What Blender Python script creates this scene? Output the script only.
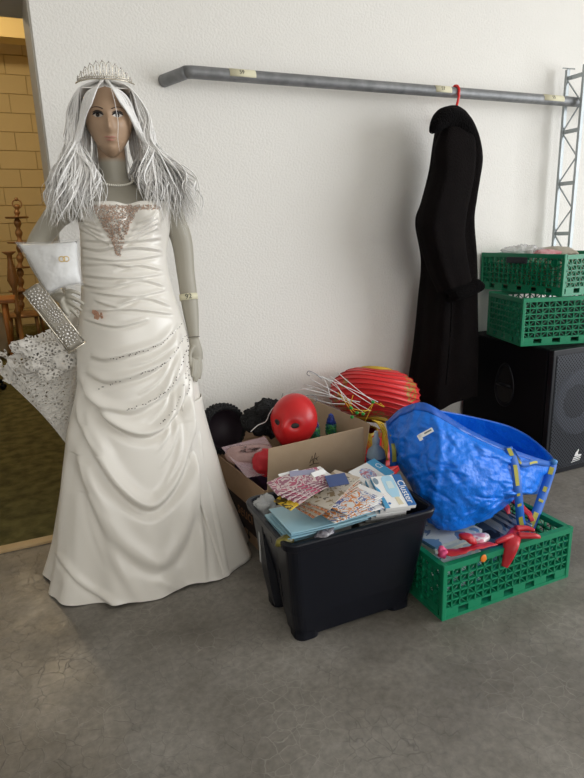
import bpy, bmesh, math, random
import numpy as np
ORD = ['bottom', 'second', 'third', 'fourth', 'fifth', 'sixth', 'seventh', 'eighth', 'ninth', 'tenth', 'eleventh', 'twelfth', 'thirteenth', 'fourteenth', 'fifteenth', 'sixteenth']
def rank(k, n): return 'bottom one' if k == 0 else 'topmost' if k == n-1 else ORD[k]+' from below'
from mathutils import Matrix, Vector, noise as mnoise
random.seed(7); rng = np.random.default_rng(7)
PI = math.pi
for o in list(bpy.data.objects): bpy.data.objects.remove(o)
scene = bpy.context.scene; COL = scene.collection

# ------------------------------------------------------------------ camera
F = 584.0; H = 1.30; WALL = 2.80
psi, pit, rol = map(math.radians, (23.6, 14.9, 1.93))
FW = np.array([math.sin(psi)*math.cos(pit), math.cos(psi)*math.cos(pit), -math.sin(pit)])
RT0 = np.array([math.cos(psi), -math.sin(psi), 0.0]); UP0 = np.cross(RT0, FW)
RT = RT0*math.cos(rol) - UP0*math.sin(rol); UP = RT0*math.sin(rol) + UP0*math.cos(rol)
CAM = np.array([0, 0, H])
cd = bpy.data.cameras.new('camera'); cam = bpy.data.objects.new('camera', cd); COL.objects.link(cam)
cd.sensor_fit = 'VERTICAL'; cd.sensor_height = 36; cd.lens = 36*F/778; cd.clip_start = .05
m = Matrix.Identity(4)
for i in range(3): m[i][0] = RT[i]; m[i][1] = UP[i]; m[i][2] = -FW[i]; m[i][3] = CAM[i]
cam.matrix_world = m; scene.camera = cam
def ray(x, y): return FW + RT*(x-292)/F - UP*(y-389)/F
def onY(x, y, Y): d = ray(x, y); return CAM + d*(Y/d[1])          # pixel + distance from the camera's wall
def onZ(x, y, z=0.0): d = ray(x, y); return CAM + d*((z-H)/d[2])  # pixel on a level surface

# ------------------------------------------------------------------ light
scene.view_settings.view_transform = 'Standard'; scene.view_settings.look = 'None'
scene.view_settings.gamma = 1; scene.view_settings.use_curve_mapping = False
scene.view_settings.exposure = 0.30
wd = bpy.data.worlds.new('sky'); scene.world = wd; wd.use_nodes = True
wd.node_tree.nodes['Background'].inputs[0].default_value = (.80, .90, 1.0, 1)
wd.node_tree.nodes['Background'].inputs[1].default_value = .6
def area(name, loc, target, sx, sy, power, col):
    l = bpy.data.lights.new(name, 'AREA'); l.shape = 'RECTANGLE'; l.size = sx; l.size_y = sy; l.energy = power; l.color = col
    o = bpy.data.objects.new(name, l); COL.objects.link(o); o.location = loc
    o.rotation_euler = (Vector(target)-Vector(loc)).to_track_quat('-Z', 'Y').to_euler(); return o
RX = 5.4; RY = -4.2; RL = -3.6; CZ = 3.5
area('daylight_roller_door', (RX-.02, -1.2, 1.6), (0, -1.2, 1.6), 4.4, 3.0, 185, (.97, .985, 1.0))
area('added_front_fill', (.6, RY+.02, 1.9), (.6, 0, 1.9), 4.0, 1.8, 55, (1.0, .965, .91))  # added fill light in an unseen opening behind the camera, brightens front faces

# ------------------------------------------------------------------ materials
MATS = {}
def mat(name, col, rough=.6, metal=0.0, spec=.5, noise=None, bump=None, coat=0, sheen=0, trans=0, alpha=1, emit=None, ior=1.45, aniso=0):
    """noise=(scale, colour2, contrast) ; bump=(scale, strength, distance[, detail])"""
    if name in MATS: return MATS[name]
    M = bpy.data.materials.new(name); M.use_nodes = True; nt = M.node_tree; N = nt.nodes; L = nt.links
    b = N['Principled BSDF']; b.inputs['Base Color'].default_value = (*col, 1); b.inputs['Roughness'].default_value = rough
    b.inputs['Metallic'].default_value = metal; b.inputs['Specular IOR Level'].default_value = spec
    b.inputs['Coat Weight'].default_value = coat; b.inputs['Sheen Weight'].default_value = sheen
    b.inputs['Transmission Weight'].default_value = trans; b.inputs['Alpha'].default_value = alpha; b.inputs['IOR'].default_value = ior
    if emit: b.inputs['Emission Color'].default_value = (*emit[0], 1); b.inputs['Emission Strength'].default_value = emit[1]
    tc = N.new('ShaderNodeTexCoord')
    if noise:
        n = N.new('ShaderNodeTexNoise'); n.inputs['Scale'].default_value = noise[0]; n.inputs['Detail'].default_value = 4
        L.new(tc.outputs['Object'], n.inputs['Vector'])
        r = N.new('ShaderNodeValToRGB'); w = noise[2]/2
        r.color_ramp.elements[0].position = .5-w; r.color_ramp.elements[1].position = .5+w
        r.color_ramp.elements[0].color = (*col, 1); r.color_ramp.elements[1].color = (*noise[1], 1)
        L.new(n.outputs['Fac'], r.inputs['Fac']); L.new(r.outputs['Color'], b.inputs['Base Color'])
    if bump:
        n = N.new('ShaderNodeTexNoise'); n.inputs['Scale'].default_value = bump[0]; n.inputs['Detail'].default_value = bump[3] if len(bump) > 3 else 3
        L.new(tc.outputs['Object'], n.inputs['Vector'])
        bp = N.new('ShaderNodeBump'); bp.inputs['Strength'].default_value = bump[1]; bp.inputs['Distance'].default_value = bump[2]
        L.new(n.outputs['Fac'], bp.inputs['Height']); L.new(bp.outputs['Normal'], b.inputs['Normal'])
    MATS[name] = M; return M

plaster = mat('plaster', (.78, .76, .715), .75, bump=(95, .35, .010, 3), noise=(1.2, (.82, .80, .755), .8))
jambm = mat('jamb_paint', (.55, .52, .46), .7, bump=(60, .2, .004))
def floor_material():
    M = bpy.data.materials.new('concrete'); M.use_nodes = True; nt = M.node_tree; N = nt.nodes; L = nt.links; b = N['Principled BSDF']
    tc = N.new('ShaderNodeTexCoord')
    def noise(sc, det=5, rgh=.6, dist=0):
        n = N.new('ShaderNodeTexNoise'); n.inputs['Scale'].default_value = sc; n.inputs['Detail'].default_value = det
        n.inputs['Roughness'].default_value = rgh; n.inputs['Distortion'].default_value = dist
        L.new(tc.outputs['Object'], n.inputs['Vector']); return n
    def ramp(src, p0, c0, p1, c1):
        r = N.new('ShaderNodeValToRGB'); r.color_ramp.elements[0].position = p0; r.color_ramp.elements[1].position = p1
        r.color_ramp.elements[0].color = (*c0, 1); r.color_ramp.elements[1].color = (*c1, 1); L.new(src, r.inputs['Fac']); return r
    def mix(a, c, f, mode='MIX'):
        x = N.new('ShaderNodeMix'); x.data_type = 'RGBA'; x.blend_type = mode
        if isinstance(f, float): x.inputs[0].default_value = f
        else: L.new(f, x.inputs[0])
        L.new(a, x.inputs[6])
        if isinstance(c, tuple): x.inputs[7].default_value = (*c, 1)
        else: L.new(c, x.inputs[7])
        return x.outputs[2]
    base = ramp(noise(2.2, 6).outputs['Fac'], .3, (.118, .104, .084), .7, (.275, .256, .226)).outputs['Color']
    fine = ramp(noise(45, 4).outputs['Fac'], .3, (.75, .75, .75), .7, (1.12, 1.12, 1.12)).outputs['Color']
    c = mix(base, fine, 1.0, 'MULTIPLY')
    st = ramp(noise(1.6, 3, .5, .6).outputs['Fac'], .56, (0, 0, 0), .70, (1, 1, 1)).outputs['Color']
    c = mix(c, (.065, .058, .046), N_scale(N, L, st, .6))
    # fine crackle lines of the hardener, only in patches
    mp = N.new('ShaderNodeVectorMath'); mp.operation = 'ADD'
    wv = noise(9, 3); sc = N.new('ShaderNodeVectorMath'); sc.operation = 'SCALE'; sc.inputs['Scale'].default_value = .06
    L.new(wv.outputs['Color'], sc.inputs[0]); L.new(tc.outputs['Object'], mp.inputs[0]); L.new(sc.outputs[0], mp.inputs[1])
    vo = N.new('ShaderNodeTexVoronoi'); vo.feature = 'DISTANCE_TO_EDGE'; vo.inputs['Scale'].default_value = 21
    L.new(mp.outputs[0], vo.inputs['Vector'])
    ln = ramp(vo.outputs['Distance'], .0, (1, 1, 1), .035, (0, 0, 0)).outputs['Color']
    pa = ramp(noise(2.7, 3).outputs['Fac'], .38, (.12, .12, .12), .56, (1, 1, 1)).outputs['Color']
    pb = ramp(noise(1.9, 2).outputs['Fac'], .40, (.0, .0, .0), .6, (1, 1, 1)).outputs['Color']
    lm = mix(ln, pa, 1.0, 'MULTIPLY')
    lcol = ramp(noise(3.1, 1).outputs['Fac'], .47, (.055, .05, .045), .53, (.34, .32, .28)).outputs['Color']
    c = mix(c, lcol, N_scale(N, L, lm, .42))
    L.new(c, b.inputs['Base Color'])
    rr = ramp(noise(5, 4).outputs['Fac'], .3, (.30, .30, .30), .7, (.50, .50, .50)); L.new(rr.outputs['Color'], b.inputs['Roughness'])
    bp = N.new('ShaderNodeBump'); bp.inputs['Strength'].default_value = .18; bp.inputs['Distance'].default_value = .01
    hn = mix(noise(30, 4).outputs['Color'], ln, N_scale(N, L, pa, .5)); L.new(hn, bp.inputs['Height']); L.new(bp.outputs['Normal'], b.inputs['Normal'])
    return M
def N_scale(N, L, src, k):
    x = N.new('ShaderNodeMath'); x.operation = 'MULTIPLY'; x.inputs[1].default_value = k; L.new(src, x.inputs[0]); return x.outputs[0]
concrete = floor_material()
carpet = mat('olive_carpet', (.070, .064, .014), .95, noise=(13, (.165, .145, .045), .3), bump=(200, .6, .01))
oak = mat('pale_wood', (.48, .33, .16), .45, noise=(14, (.60, .44, .24), .6))
yellow = mat('yellow_block_paint', (.60, .47, .23), .65, noise=(3, (.66, .52, .26), .6), bump=(60, .3, .004))
mortar = mat('mortar_paint', (.50, .38, .18), .8)
greypaint = mat('ceiling_paint', (.72, .70, .66), .85)
galv = mat('galvanised_steel', (.17, .175, .18), .5, .45, noise=(22, (.27, .275, .28), .5), bump=(90, .15, .003))
rackm = mat('zinc_rack_steel', (.33, .36, .37), .45, .6, noise=(15, (.42, .45, .46), .6))
tape = mat('masking_tape', (.68, .64, .46), .7)
ink = mat('black_ink', (.012, .012, .014), .6)
redpl = mat('red_plastic', (.75, .02, .015), .3)
fur = mat('dark_fur', (.0030, .0023, .0023), .8, spec=.06, sheen=.01, noise=(9, (.007, .005, .005), .7), bump=(140, .5, .012))
fur2 = mat('dark_fur_trim', (.0032, .0026, .0028), .85, spec=.05, sheen=.01, bump=(120, .8, .02))
blackpl = mat('black_plastic', (.005, .0055, .008), .42, spec=.25, bump=(180, .08, .002))
blackcab = mat('black_cabinet', (.0035, .0035, .0045), .6, spec=.12, bump=(260, .25, .003))
binm = mat('bin_plastic', (.0045, .0055, .010), .32, spec=.35, bump=(25, .05, .006))
greenc = mat('green_crate_plastic', (.004, .205, .095), .4)
greend = mat('dark_green_crate_plastic', (.006, .11, .05), .5)
card = mat('cardboard', (.36, .235, .14), .85, noise=(30, (.40, .265, .165), .6))
cardl = mat('cardboard_inside', (.47, .34, .22), .85, noise=(25, (.51, .375, .25), .6))
white = mat('white_paper', (.80, .80, .79), .6)
satin = mat('ivory_satin', (.78, .745, .68), .30, spec=.75)
skin = mat('grey_mannequin_skin', (.40, .375, .315), .45)
hairm = mat('white_wig_fibre', (.96, .945, .92), .45, spec=.5)
hairm2 = mat('white_wig_fibre_soft', (.94, .92, .89), .5, spec=.5)
for hm_ in (hairm, hairm2):
    N, L = hm_.node_tree.nodes, hm_.node_tree.links; tr = N.new('ShaderNodeBsdfTranslucent'); tr.inputs['Color'].default_value = (.95, .94, .93, 1); mx_ = N.new('ShaderNodeMixShader'); mx_.inputs[0].default_value = .12
    L.new(N['Principled BSDF'].outputs[0], mx_.inputs[1]); L.new(tr.outputs[0], mx_.inputs[2]); L.new(mx_.outputs[0], N['Material Output'].inputs['Surface'])
pearlm = mat('pearl', (.80, .77, .68), .18, spec=.7)
silver = mat('tarnished_silver', (.58, .53, .44), .25, .9)
rose = mat('rose_gold_bead', (.62, .46, .37), .3, .5)
crystal = mat('crystal_bead', (.70, .67, .63), .14, .6)
lace = mat('white_lace', (.80, .78, .74), .8, sheen=.2)
clear = mat('clear_film', (.92, .92, .92), .12, trans=.0, alpha=.16, spec=.8)
cloudy = mat('cloudy_film', (.75, .76, .76), .25, alpha=.5, spec=.8, bump=(40, .9, .02))

# ------------------------------------------------------------------ mesh helpers
class MB:
    def __init__(s): s.v = []; s.f = []; s.m = []
    def add(s, vs, fs, mi=0):
        o = len(s.v); s.v += [tuple(map(float, p)) for p in vs]; s.f += [tuple(i+o for i in f) for f in fs]; s.m += [mi]*len(fs); return s
    def box(s, c, d, R=None, mi=0):
        h = np.array(d)/2; vs = np.array([[x, y, z] for x in (-1, 1) for y in (-1, 1) for z in (-1, 1)])*h
        if R is not None: vs = vs@np.array(R).T
        return s.add(vs+np.array(c), [(0,1,3,2),(4,6,7,5),(0,4,5,1),(2,3,7,6),(0,2,6,4),(1,5,7,3)], mi)
    def bar(s, a, b, w, t, up=(0, 0, 1), mi=0):
        a = np.array(a, float); b = np.array(b, float); z = b-a; L = np.linalg.norm(z); z /= L
        x = np.cross(up, z); x /= max(np.linalg.norm(x), 1e-9); y = np.cross(z, x)
        return s.box((a+b)/2, (w, t, L), np.stack([x, y, z], 1), mi)
    def tube(s, pts, rad, seg=8, flat=1.0, cap=True, mi=0):
        P = np.array(pts, float); n = len(P); rad = np.broadcast_to(np.array(rad, float), (n,)) if np.ndim(rad) < 2 else rad
        T = np.gradient(P, axis=0); T /= np.linalg.norm(T, axis=1)[:, None]+1e-12
        nrm = np.cross(T[0], (0, 0, 1.0)); 
        if np.linalg.norm(nrm) < 1e-3: nrm = np.cross(T[0], (1.0, 0, 0))
        vs = []
        for i in range(n):
            nrm = nrm-T[i]*(nrm@T[i]); nrm /= np.linalg.norm(nrm)+1e-12; bn = np.cross(T[i], nrm)
            for k in range(seg):
                a = 2*PI*k/seg; vs.append(P[i]+rad[i]*(math.cos(a)*nrm+math.sin(a)*flat*bn))
        fs = [(i*seg+k, i*seg+(k+1) % seg, (i+1)*seg+(k+1) % seg, (i+1)*seg+k) for i in range(n-1) for k in range(seg)]
        if cap: fs += [tuple(range(seg))[::-1], tuple((n-1)*seg+k for k in range(seg))]
        return s.add(vs, fs, mi)
    def grid(s, P, closed_u=False, mi=0):     # P[rows][cols][3]
        P = np.array(P); r, c = P.shape[:2]; cc = c if closed_u else c-1
        return s.add(P.reshape(-1, 3), [(i*c+j, i*c+(j+1) % c, (i+1)*c+(j+1) % c, (i+1)*c+j) for i in range(r-1) for j in range(cc)], mi)
    def lathe(s, prof, c, seg=32, R=None, mi=0):
        P = np.array([[[r*math.cos(2*PI*k/seg), r*math.sin(2*PI*k/seg), z] for k in range(seg)] for r, z in prof])
        if R is not None: P = P@np.array(R).T
        return s.grid(P+np.array(c), True, mi)
    def ball(s, c, r, seg=8, R=None, mi=0):
        r = np.broadcast_to(np.array(r, float), (3,)); n = max(4, seg//2)
        P = np.array([[[math.sin(PI*i/n)*math.cos(2*PI*k/seg), math.sin(PI*i/n)*math.sin(2*PI*k/seg), math.cos(PI*i/n)] for k in range(seg)] for i in range(n+1)])*r
        if R is not None: P = P@np.array(R).T
        return s.grid(P+np.array(c), True, mi)
    def prism(s, poly, a, b, mi=0):           # poly of 3D points swept by vector (b-a) given as offsets
        n = len(poly); A = np.array(poly)+np.array(a); B = np.array(poly)+np.array(b)
        return s.add(np.concatenate([A, B]), [tuple(range(n))[::-1], tuple(range(n, 2*n))]+[(i, (i+1) % n, n+(i+1) % n, n+i) for i in range(n)], mi)
def wloc(o):
    v = np.zeros(3)
    while o is not None: v += np.array(o.location); o = o.parent
    return v
def obj(name, mb, mats, parent=None, smooth=False, local=False, bevel=0, sub=0, solid=0, origin=None):
    me = bpy.data.meshes.new(name); V = np.array(mb.v)
    if parent is not None and not local: V = V-wloc(parent)
    if parent is None and origin is not None: V = V-np.array(origin)
    me.from_pydata([tuple(p) for p in V], [], mb.f)
    if not isinstance(mats, (list, tuple)): mats = [mats]
    for q in mats: me.materials.append(q)
    if len(mats) > 1: me.polygons.foreach_set('material_index', mb.m)
    bm = bmesh.new(); bm.from_mesh(me); bmesh.ops.remove_doubles(bm, verts=bm.verts, dist=1e-5); bmesh.ops.recalc_face_normals(bm, faces=bm.faces); bm.to_mesh(me); bm.free()
    if smooth: me.polygons.foreach_set('use_smooth', [True]*len(me.polygons))
    me.update(); o = bpy.data.objects.new(name, me); COL.objects.link(o); o.parent = parent
    if parent is None and origin is not None: o.location = origin
    if solid: q = o.modifiers.new('s', 'SOLIDIFY'); q.thickness = solid; q.offset = 0
    if bevel: q = o.modifiers.new('b', 'BEVEL'); q.width = bevel; q.segments = 2; q.limit_method = 'ANGLE'
    if sub: q = o.modifiers.new('u', 'SUBSURF'); q.levels = sub; q.render_levels = sub
    return o
def tag(o, label, cat, group=None):
    o['label'] = label; o['category'] = cat
    if group: o['group'] = group
    return o
def thing(name, label, cat, loc=(0, 0, 0), rotz=0, group=None):
    o = bpy.data.objects.new(name, None); COL.objects.link(o); o.empty_display_size = .05
    o.location = tuple(map(float, loc)); o.rotation_euler = (0, 0, rotz); return tag(o, label, cat, group)
def struct(name, mb, m, **k):
    o = obj(name, mb, m, **k); o['kind'] = 'structure'; return o
def crom(P, n, closed=False):                 # Catmull-Rom through control points
    P = np.array(P, float); N = len(P); out = []
    seg = N if closed else N-1
    for t in np.linspace(0, seg, n, endpoint=not closed):
        i = min(int(t), seg-1); u = t-i
        g = (lambda k: P[k % N]) if closed else (lambda k: P[min(max(k, 0), N-1)])
        a, b, c, d = g(i-1), g(i), g(i+1), g(i+2)
        out.append(.5*(2*b+(c-a)*u+(2*a-5*b+4*c-d)*u*u+(3*b-a-3*c+d)*u**3))
    return np.array(out)
def Rz(a): return np.array([[math.cos(a), -math.sin(a), 0], [math.sin(a), math.cos(a), 0], [0, 0, 1]])
def Rx(a): return np.array([[1, 0, 0], [0, math.cos(a), -math.sin(a)], [0, math.sin(a), math.cos(a)]])
def Ry(a): return np.array([[math.cos(a), 0, math.sin(a)], [0, 1, 0], [-math.sin(a), 0, math.cos(a)]])
def frame(normal, up=(0, 0, 1)):              # columns: right, up', normal
    n = np.array(normal, float); n /= np.linalg.norm(n); u = np.array(up, float); u = u-n*(u@n); u /= np.linalg.norm(u)
    return np.stack([np.cross(u, n), u, n], 1)
def text(name, s, size, m, parent, pos, R, local=False, depth=.0004, shear=0, sx=1.0):
    cu = bpy.data.curves.new(name, 'FONT'); cu.body = s; cu.size = size; cu.align_x = 'CENTER'; cu.align_y = 'CENTER'; cu.extrude = depth; cu.shear = shear; cu.resolution_u = 3
    t = bpy.data.objects.new(name, cu); COL.objects.link(t); dg = bpy.context.evaluated_depsgraph_get(); dg.update()
    me = bpy.data.meshes.new_from_object(t.evaluated_get(dg)); bpy.data.objects.remove(t)
    V = np.array([v.co[:] for v in me.vertices]); V[:, 0] *= sx; V = V@np.array(R).T+np.array(pos)
    if parent is not None and not local: V = V-wloc(parent)
    for v, p in zip(me.vertices, V): v.co = p
    me.materials.clear(); me.materials.append(m); me.name = name
    o = bpy.data.objects.new(name, me); COL.objects.link(o); o.parent = parent; return o
def fbm(p, sc, oct=3): return mnoise.fractal(Vector(p)*sc, 1.0, 2.0, oct)

# ------------------------------------------------------------------ the room
JX = .148; DH = 2.33; TH = .55; DL = -1.15           # doorway: right jamb, head height, wall thickness, left jamb
b = MB(); b.box(((JX+RX)/2, WALL+TH/2, CZ/2), (RX-JX, TH, CZ)); b.box(((RL+DL)/2, WALL+TH/2, CZ/2), (DL-RL, TH, CZ)); b.box(((JX+DL)/2, WALL+TH/2, (DH+CZ)/2), (JX-DL, TH, CZ-DH))
struct('wall_back', b, plaster)
b = MB(); b.box((JX-.004, WALL+TH/2+.006, DH/2), (.008, TH-.012, DH)); b.box(((JX+DL)/2, WALL+TH/2+.006, DH-.004), (JX-DL, TH-.012, .008)); struct('trim_1', b, jambm)
b = MB(); b.box(((RL+RX)/2, (RY+2.60)/2, -.05), (RX-RL+.4, 2.60-RY, .1)); b.box(((JX+RX)/2+.1, 2.7, -.05), (RX-JX+.2, .2, .1)); struct('floor', b, concrete)
b = MB(); b.box((-.62, 2.628, .004), (1.5, .055, .014)); struct('trim_2', b, oak, bevel=.003)
FY = 10.3
b = MB(); b.box((-1.6, (2.655+FY)/2+.04, -.052), (6.4, FY-2.575, .1)); struct('floor_carpet', b, carpet)
b = MB(); b.box(((RL+RX)/2, (RY+WALL)/2, CZ+.05), (RX-RL+.4, WALL-RY+.4, .1)); struct('ceiling', b, greypaint)
b = MB(); b.box((RL-.1, (RY+WALL)/2, CZ/2), (.2, WALL-RY, CZ)); struct('wall_left', b, plaster)
b = MB(); b.box((RX+.1, (RY-3.4)/2, CZ/2), (.2, -3.4-RY, CZ)); b.box((RX+.1, (1.0+WALL)/2, CZ/2), (.2, WALL-1.0, CZ)); b.box((RX+.1, -1.2, (3.1+CZ)/2), (.2, 4.4, CZ-3.1)); struct('wall_right', b, plaster)
b = MB(); b.box(((RL-1.4)/2, RY-.1, CZ/2), (-1.4-RL, .2, CZ)); b.box(((RX+2.6)/2, RY-.1, CZ/2), (RX-2.6, .2, CZ)); b.box((.6, RY-.1, .5), (4, .2, 1.0)); b.box((.6, RY-.1, (2.8+CZ)/2), (4, .2, CZ-2.8)); struct('wall_front', b, plaster)
# neighbouring room with painted block walls
FZ = 4.6
b = MB(); b.box((-1.6, FY+.12, FZ/2), (6.4, .2, FZ)); wf = struct('wall_far', b, mortar)
ch, cl = .262, .524
blk = MB(); blk.box((0, 0, 0), (cl-.010, .03, ch-.010)); bo = None
for r in range(0, 17):
    for k in range(-5, 4):
        x = k*cl+(cl/2 if r % 2 else 0)-.16; z = .02+ch*(r+.5)
        if bo is None: bo = obj('block', blk, yellow, wf, local=True, bevel=.004); o = bo
        else: o = bo.copy(); COL.objects.link(o)
        o.location = (x, FY+.018+random.uniform(-.0015, .0015), z)
b = MB(); b.box((1.62, (WALL+TH+FY)/2, FZ/2), (.1, FY-WALL-TH, FZ)); struct('wall_far_right', b, yellow)
b = MB(); b.box((-4.8, (WALL+TH+FY)/2, FZ/2), (.1, FY-WALL-TH, FZ)); struct('wall_far_left', b, yellow)
b = MB(); b.box((-1.6, (WALL+TH+FY)/2, FZ+.05), (6.4, FY-WALL-TH, .1)); struct('ceiling_far', b, mat('beige_ceiling', (.30, .22, .12), .8))
b = MB(); b.box((-1.6, 9.15, 3.93), (6.3, .3, .22)); struct('trim_3', b, mat('pale_yellow_beam', (.78, .60, .26), .6))
for lx, ly, lz in ((-.55, 7.5, 3.98), (-3.4, 6.0, 3.6)):
    t = thing('pendant_lamp', 'warm glass pendant lamp hanging in the yellow room' if lx > -1 else 'warm glass pendant lamp at the far side wall of the yellow room', 'lamp', (lx, ly, FZ))
    b = MB(); b.lathe([(0, 0), (.06, 0), (.06, -.02), (0, -.03)], (lx, ly, FZ), 20); b.tube([(lx, ly, FZ-.02), (lx, ly, lz+.12)], .006, 8); obj('lamp_cord', b, white, t, smooth=True)
    b = MB(); b.ball((lx, ly, lz), .11, 20); obj('lamp_globe', b, mat('lamp_glow', (1, .9, .7), .5, emit=((1, .78, .45), 3)), t, smooth=True)
    for dz in (0,):
        l = bpy.data.lights.new('warm_bulb', 'POINT'); l.energy = 95 if lx > -1 else 30; l.color = (1, .80, .52); l.shadow_soft_size = .10
        o = bpy.data.objects.new('warm_bulb', l); COL.objects.link(o); o.location = (lx, ly, lz-.13)

# ------------------------------------------------------------------ clothes rail on the wall
PY = 2.67; PZ = 1.976; PR = .026
t = thing('clothes_rail', 'long grey galvanised pipe rail fixed along the white wall', 'rail', (.75, PY, PZ))
b = MB(); xl = onY(187, 73, PY)[0]
pts = [(xl-.075, WALL-.002, PZ-.012), (xl-.062, WALL-.03, PZ-.011), (xl-.012, PY+.022, PZ-.003), (xl, PY+.003, PZ)]
b.tube(pts, PR, 18); b.tube([(xl-.006, PY+.010, PZ), (xl+.02, PY, PZ), (4.4, PY, PZ), (4.42, PY+.01, PZ)], PR, 18); b.tube([(4.41, PY, PZ), (4.49, WALL-.002, PZ-.01)], PR, 18)
obj('pipe', b, galv, t, smooth=True)
for px0, px1, py, s in ((228, 254, 72, '59'), (433, 449, 91, '57'), (541, 561, 99, '55')):
    x0, x1 = onY(px0, py, PY)[0], onY(px1, py, PY)[0]; b = MB(); rr = PR+.0008
    P = [[(x, PY-rr*math.cos(a), PZ+rr*math.sin(a)) for x in (x0, x1)] for a in np.linspace(-.35, 1.15, 8)]
    b.grid(P); tp = obj('tape_label', b, tape, t, smooth=True, solid=.0008)
    a = .35; n = np.array([0, -math.cos(a), math.sin(a)])
    text('number', s, .024, ink, tp, np.array([(x0+x1)/2-.005, PY, PZ])+n*(rr+.0006), frame(n))

# ------------------------------------------------------------------ fur coat on its hanger
HX = onY(455, 92, PY)[0]
t = thing('coat_hanger', 'red plastic coat hanger hooked over the pipe rail', 'hanger', (HX, PY, PZ))
b = MB(); R0 = PR+.006
pts = [(HX, PY+R0*math.sin(a), PZ+R0*math.cos(a)) for a in np.linspace(-1.9, 1.5, 14)][::-1]
pts = [(HX, p[1], p[2]) for p in pts]
pts += [(HX-.001, PY-R0-.001, PZ-.025), (HX-.003, PY-.026, PZ-.055), (HX-.004, PY-.012, PZ-.085)]
b.tube(pts, .0065, 10, flat=1.0); obj('hook', b, redpl, t, smooth=True)
b = MB(); b.tube(crom([(HX-.03, PY-.13, PZ-.150), (HX-.012, PY-.07, PZ-.115), (HX-.004, PY-.02, PZ-.083), (HX-.004, PY+.04, PZ-.10), (HX-.004, PY+.09, PZ-.14)], 16), .008, 8); obj('shoulder_bar', b, redpl, t, smooth=True)

t = thing('fur_coat', 'long dark brown fur coat with collar hanging on a red hanger', 'coat', (HX, 2.6, .42))
CY = 2.575
def coat_loft(rows, n=72, ny=70, seed=0, fold=.012, cy=CY):
    # rows: (py, px_left, px_right, depth_half, y offset)
    R = crom([[*(np.array([ (onY(l, p, cy+dy)[0]+onY(r, p, cy+dy)[0])/2, cy+dy, onY((l+r)/2, p, cy+dy)[2], abs(onY(r, p, cy+dy)[0]-onY(l, p, cy+dy)[0])/2, d]))] for p, l, r, d, dy in rows], ny)
    P = np.zeros((ny, n, 3))
    for i in range(ny):
        cx, yy, z, hw, hd = R[i]; hw = math.sqrt(max(.02**2, hw*hw-(.80*hd)**2))
        for k in range(n):
            a = 2*PI*k/n; ca, sa = math.cos(a), math.sin(a)
            e = 1+fold/max(hw, .03)*(math.sin(a*5+seed)+.6*math.sin(a*9+seed*2+z*2))*min(1, i/ny*2.2)
            P[i, k] = (cx+hw*e*np.sign(ca)*abs(ca)**.85, yy+hd*e*np.sign(sa)*abs(sa)**.85, z)
    return P
rows = [(106, 448, 458, .02, 0), (112, 440, 466, .05, 0), (125, 437, 473, .09, 0), (145, 434, 478, .12, 0), (170, 431, 478, .13, 0), (200, 424, 473, .135, 0), (222, 418, 471, .14, 0), (260, 424, 473, .14, 0), (300, 421, 474, .145, 0), (340, 417, 475, .15, 0), (375, 412, 475, .155, 0), (393, 411, 474.5, .16, 0)]
P = coat_loft(rows, 80, 90, 1.3, .010)
# uneven hem: the front panel hangs lower
for k in range(80):
    a = 2*PI*k/80; dz = -.045*max(0, math.cos(a-PI*1.25))**3+.012*math.sin(a*3)
    for i in range(70, 90): P[i, k, 2] += dz*(i-70)/20
b = MB(); b.grid(P, True); b.f.append(tuple(range(80))); b.m.append(0); obj('body', b, fur, t, smooth=True)
rows = [(112, 450, 462, .02, -.03), (124, 444, 471, .035, -.06), (145, 436, 476, .055, -.085), (175, 432, 474, .07, -.10), (215, 420, 466, .075, -.11), (240, 421, 464, .075, -.11), (270, 430, 468, .07, -.10), (292, 440, 473, .065, -.10)]
b = MB(); P = coat_loft(rows, 40, 50, .4, .006); b.grid(P, True); b.f.append(tuple(range(49*40, 50*40))); b.m.append(0); b.f.append(tuple(range(40))); b.m.append(0); obj('sleeve', b, fur, t, smooth=True)
def px3(pts): return np.array([onY(x, y, Y) for x, y, Y in pts])
b = MB(); C0, C1 = onY(443, 296, CY-.11), onY(476, 284, CY-.11); ax = (C1-C0)/np.linalg.norm(C1-C0)
P = []
for u in np.linspace(0, 1, 14):
    c = C0+(C1-C0)*u; rr = .042*(1-.15*abs(2*u-1)**4)
    if u in (0, 1): rr = .02
    P.append([c+np.array([-ax[2]*math.cos(q)*rr*1.0, math.sin(q)*.095*(rr/.042), ax[0]*math.cos(q)*rr]) for q in np.linspace(0, 2*PI, 28, endpoint=False)])
b.grid(P, True); obj('cuff', b, fur2, t, smooth=True)
# collar: a thick roll that points towards the front of the coat
b = MB(); path = px3([(478, 178, CY-.02), (476, 158, CY-.05), (468, 136, CY-.07), (456, 120, CY-.07), (444, 118, CY-.08), (436, 126, CY-.09), (431, 132, CY-.09)])
rads = crom([[.012], [.035], [.050], [.052], [.048], [.034], [.012]], 40)[:, 0]
b.tube(crom(path, 40), rads, 18); obj('collar', b, fur2, t, smooth=True)
b = MB(); b.tube(crom(px3([(479, 150, CY-.1), (482, 153, CY-.1), (481, 158, CY-.1), (478, 157, CY-.1)]), 12), .0022, 6); obj('hanging_loop', b, ink, t, smooth=True)
b = MB(); b.tube(crom(px3([(452, 300, CY-.15), (450, 340, CY-.155), (446, 385, CY-.16)]), 16), .0045, 6); obj('front_seam', b, fur2, t, smooth=True)

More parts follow.
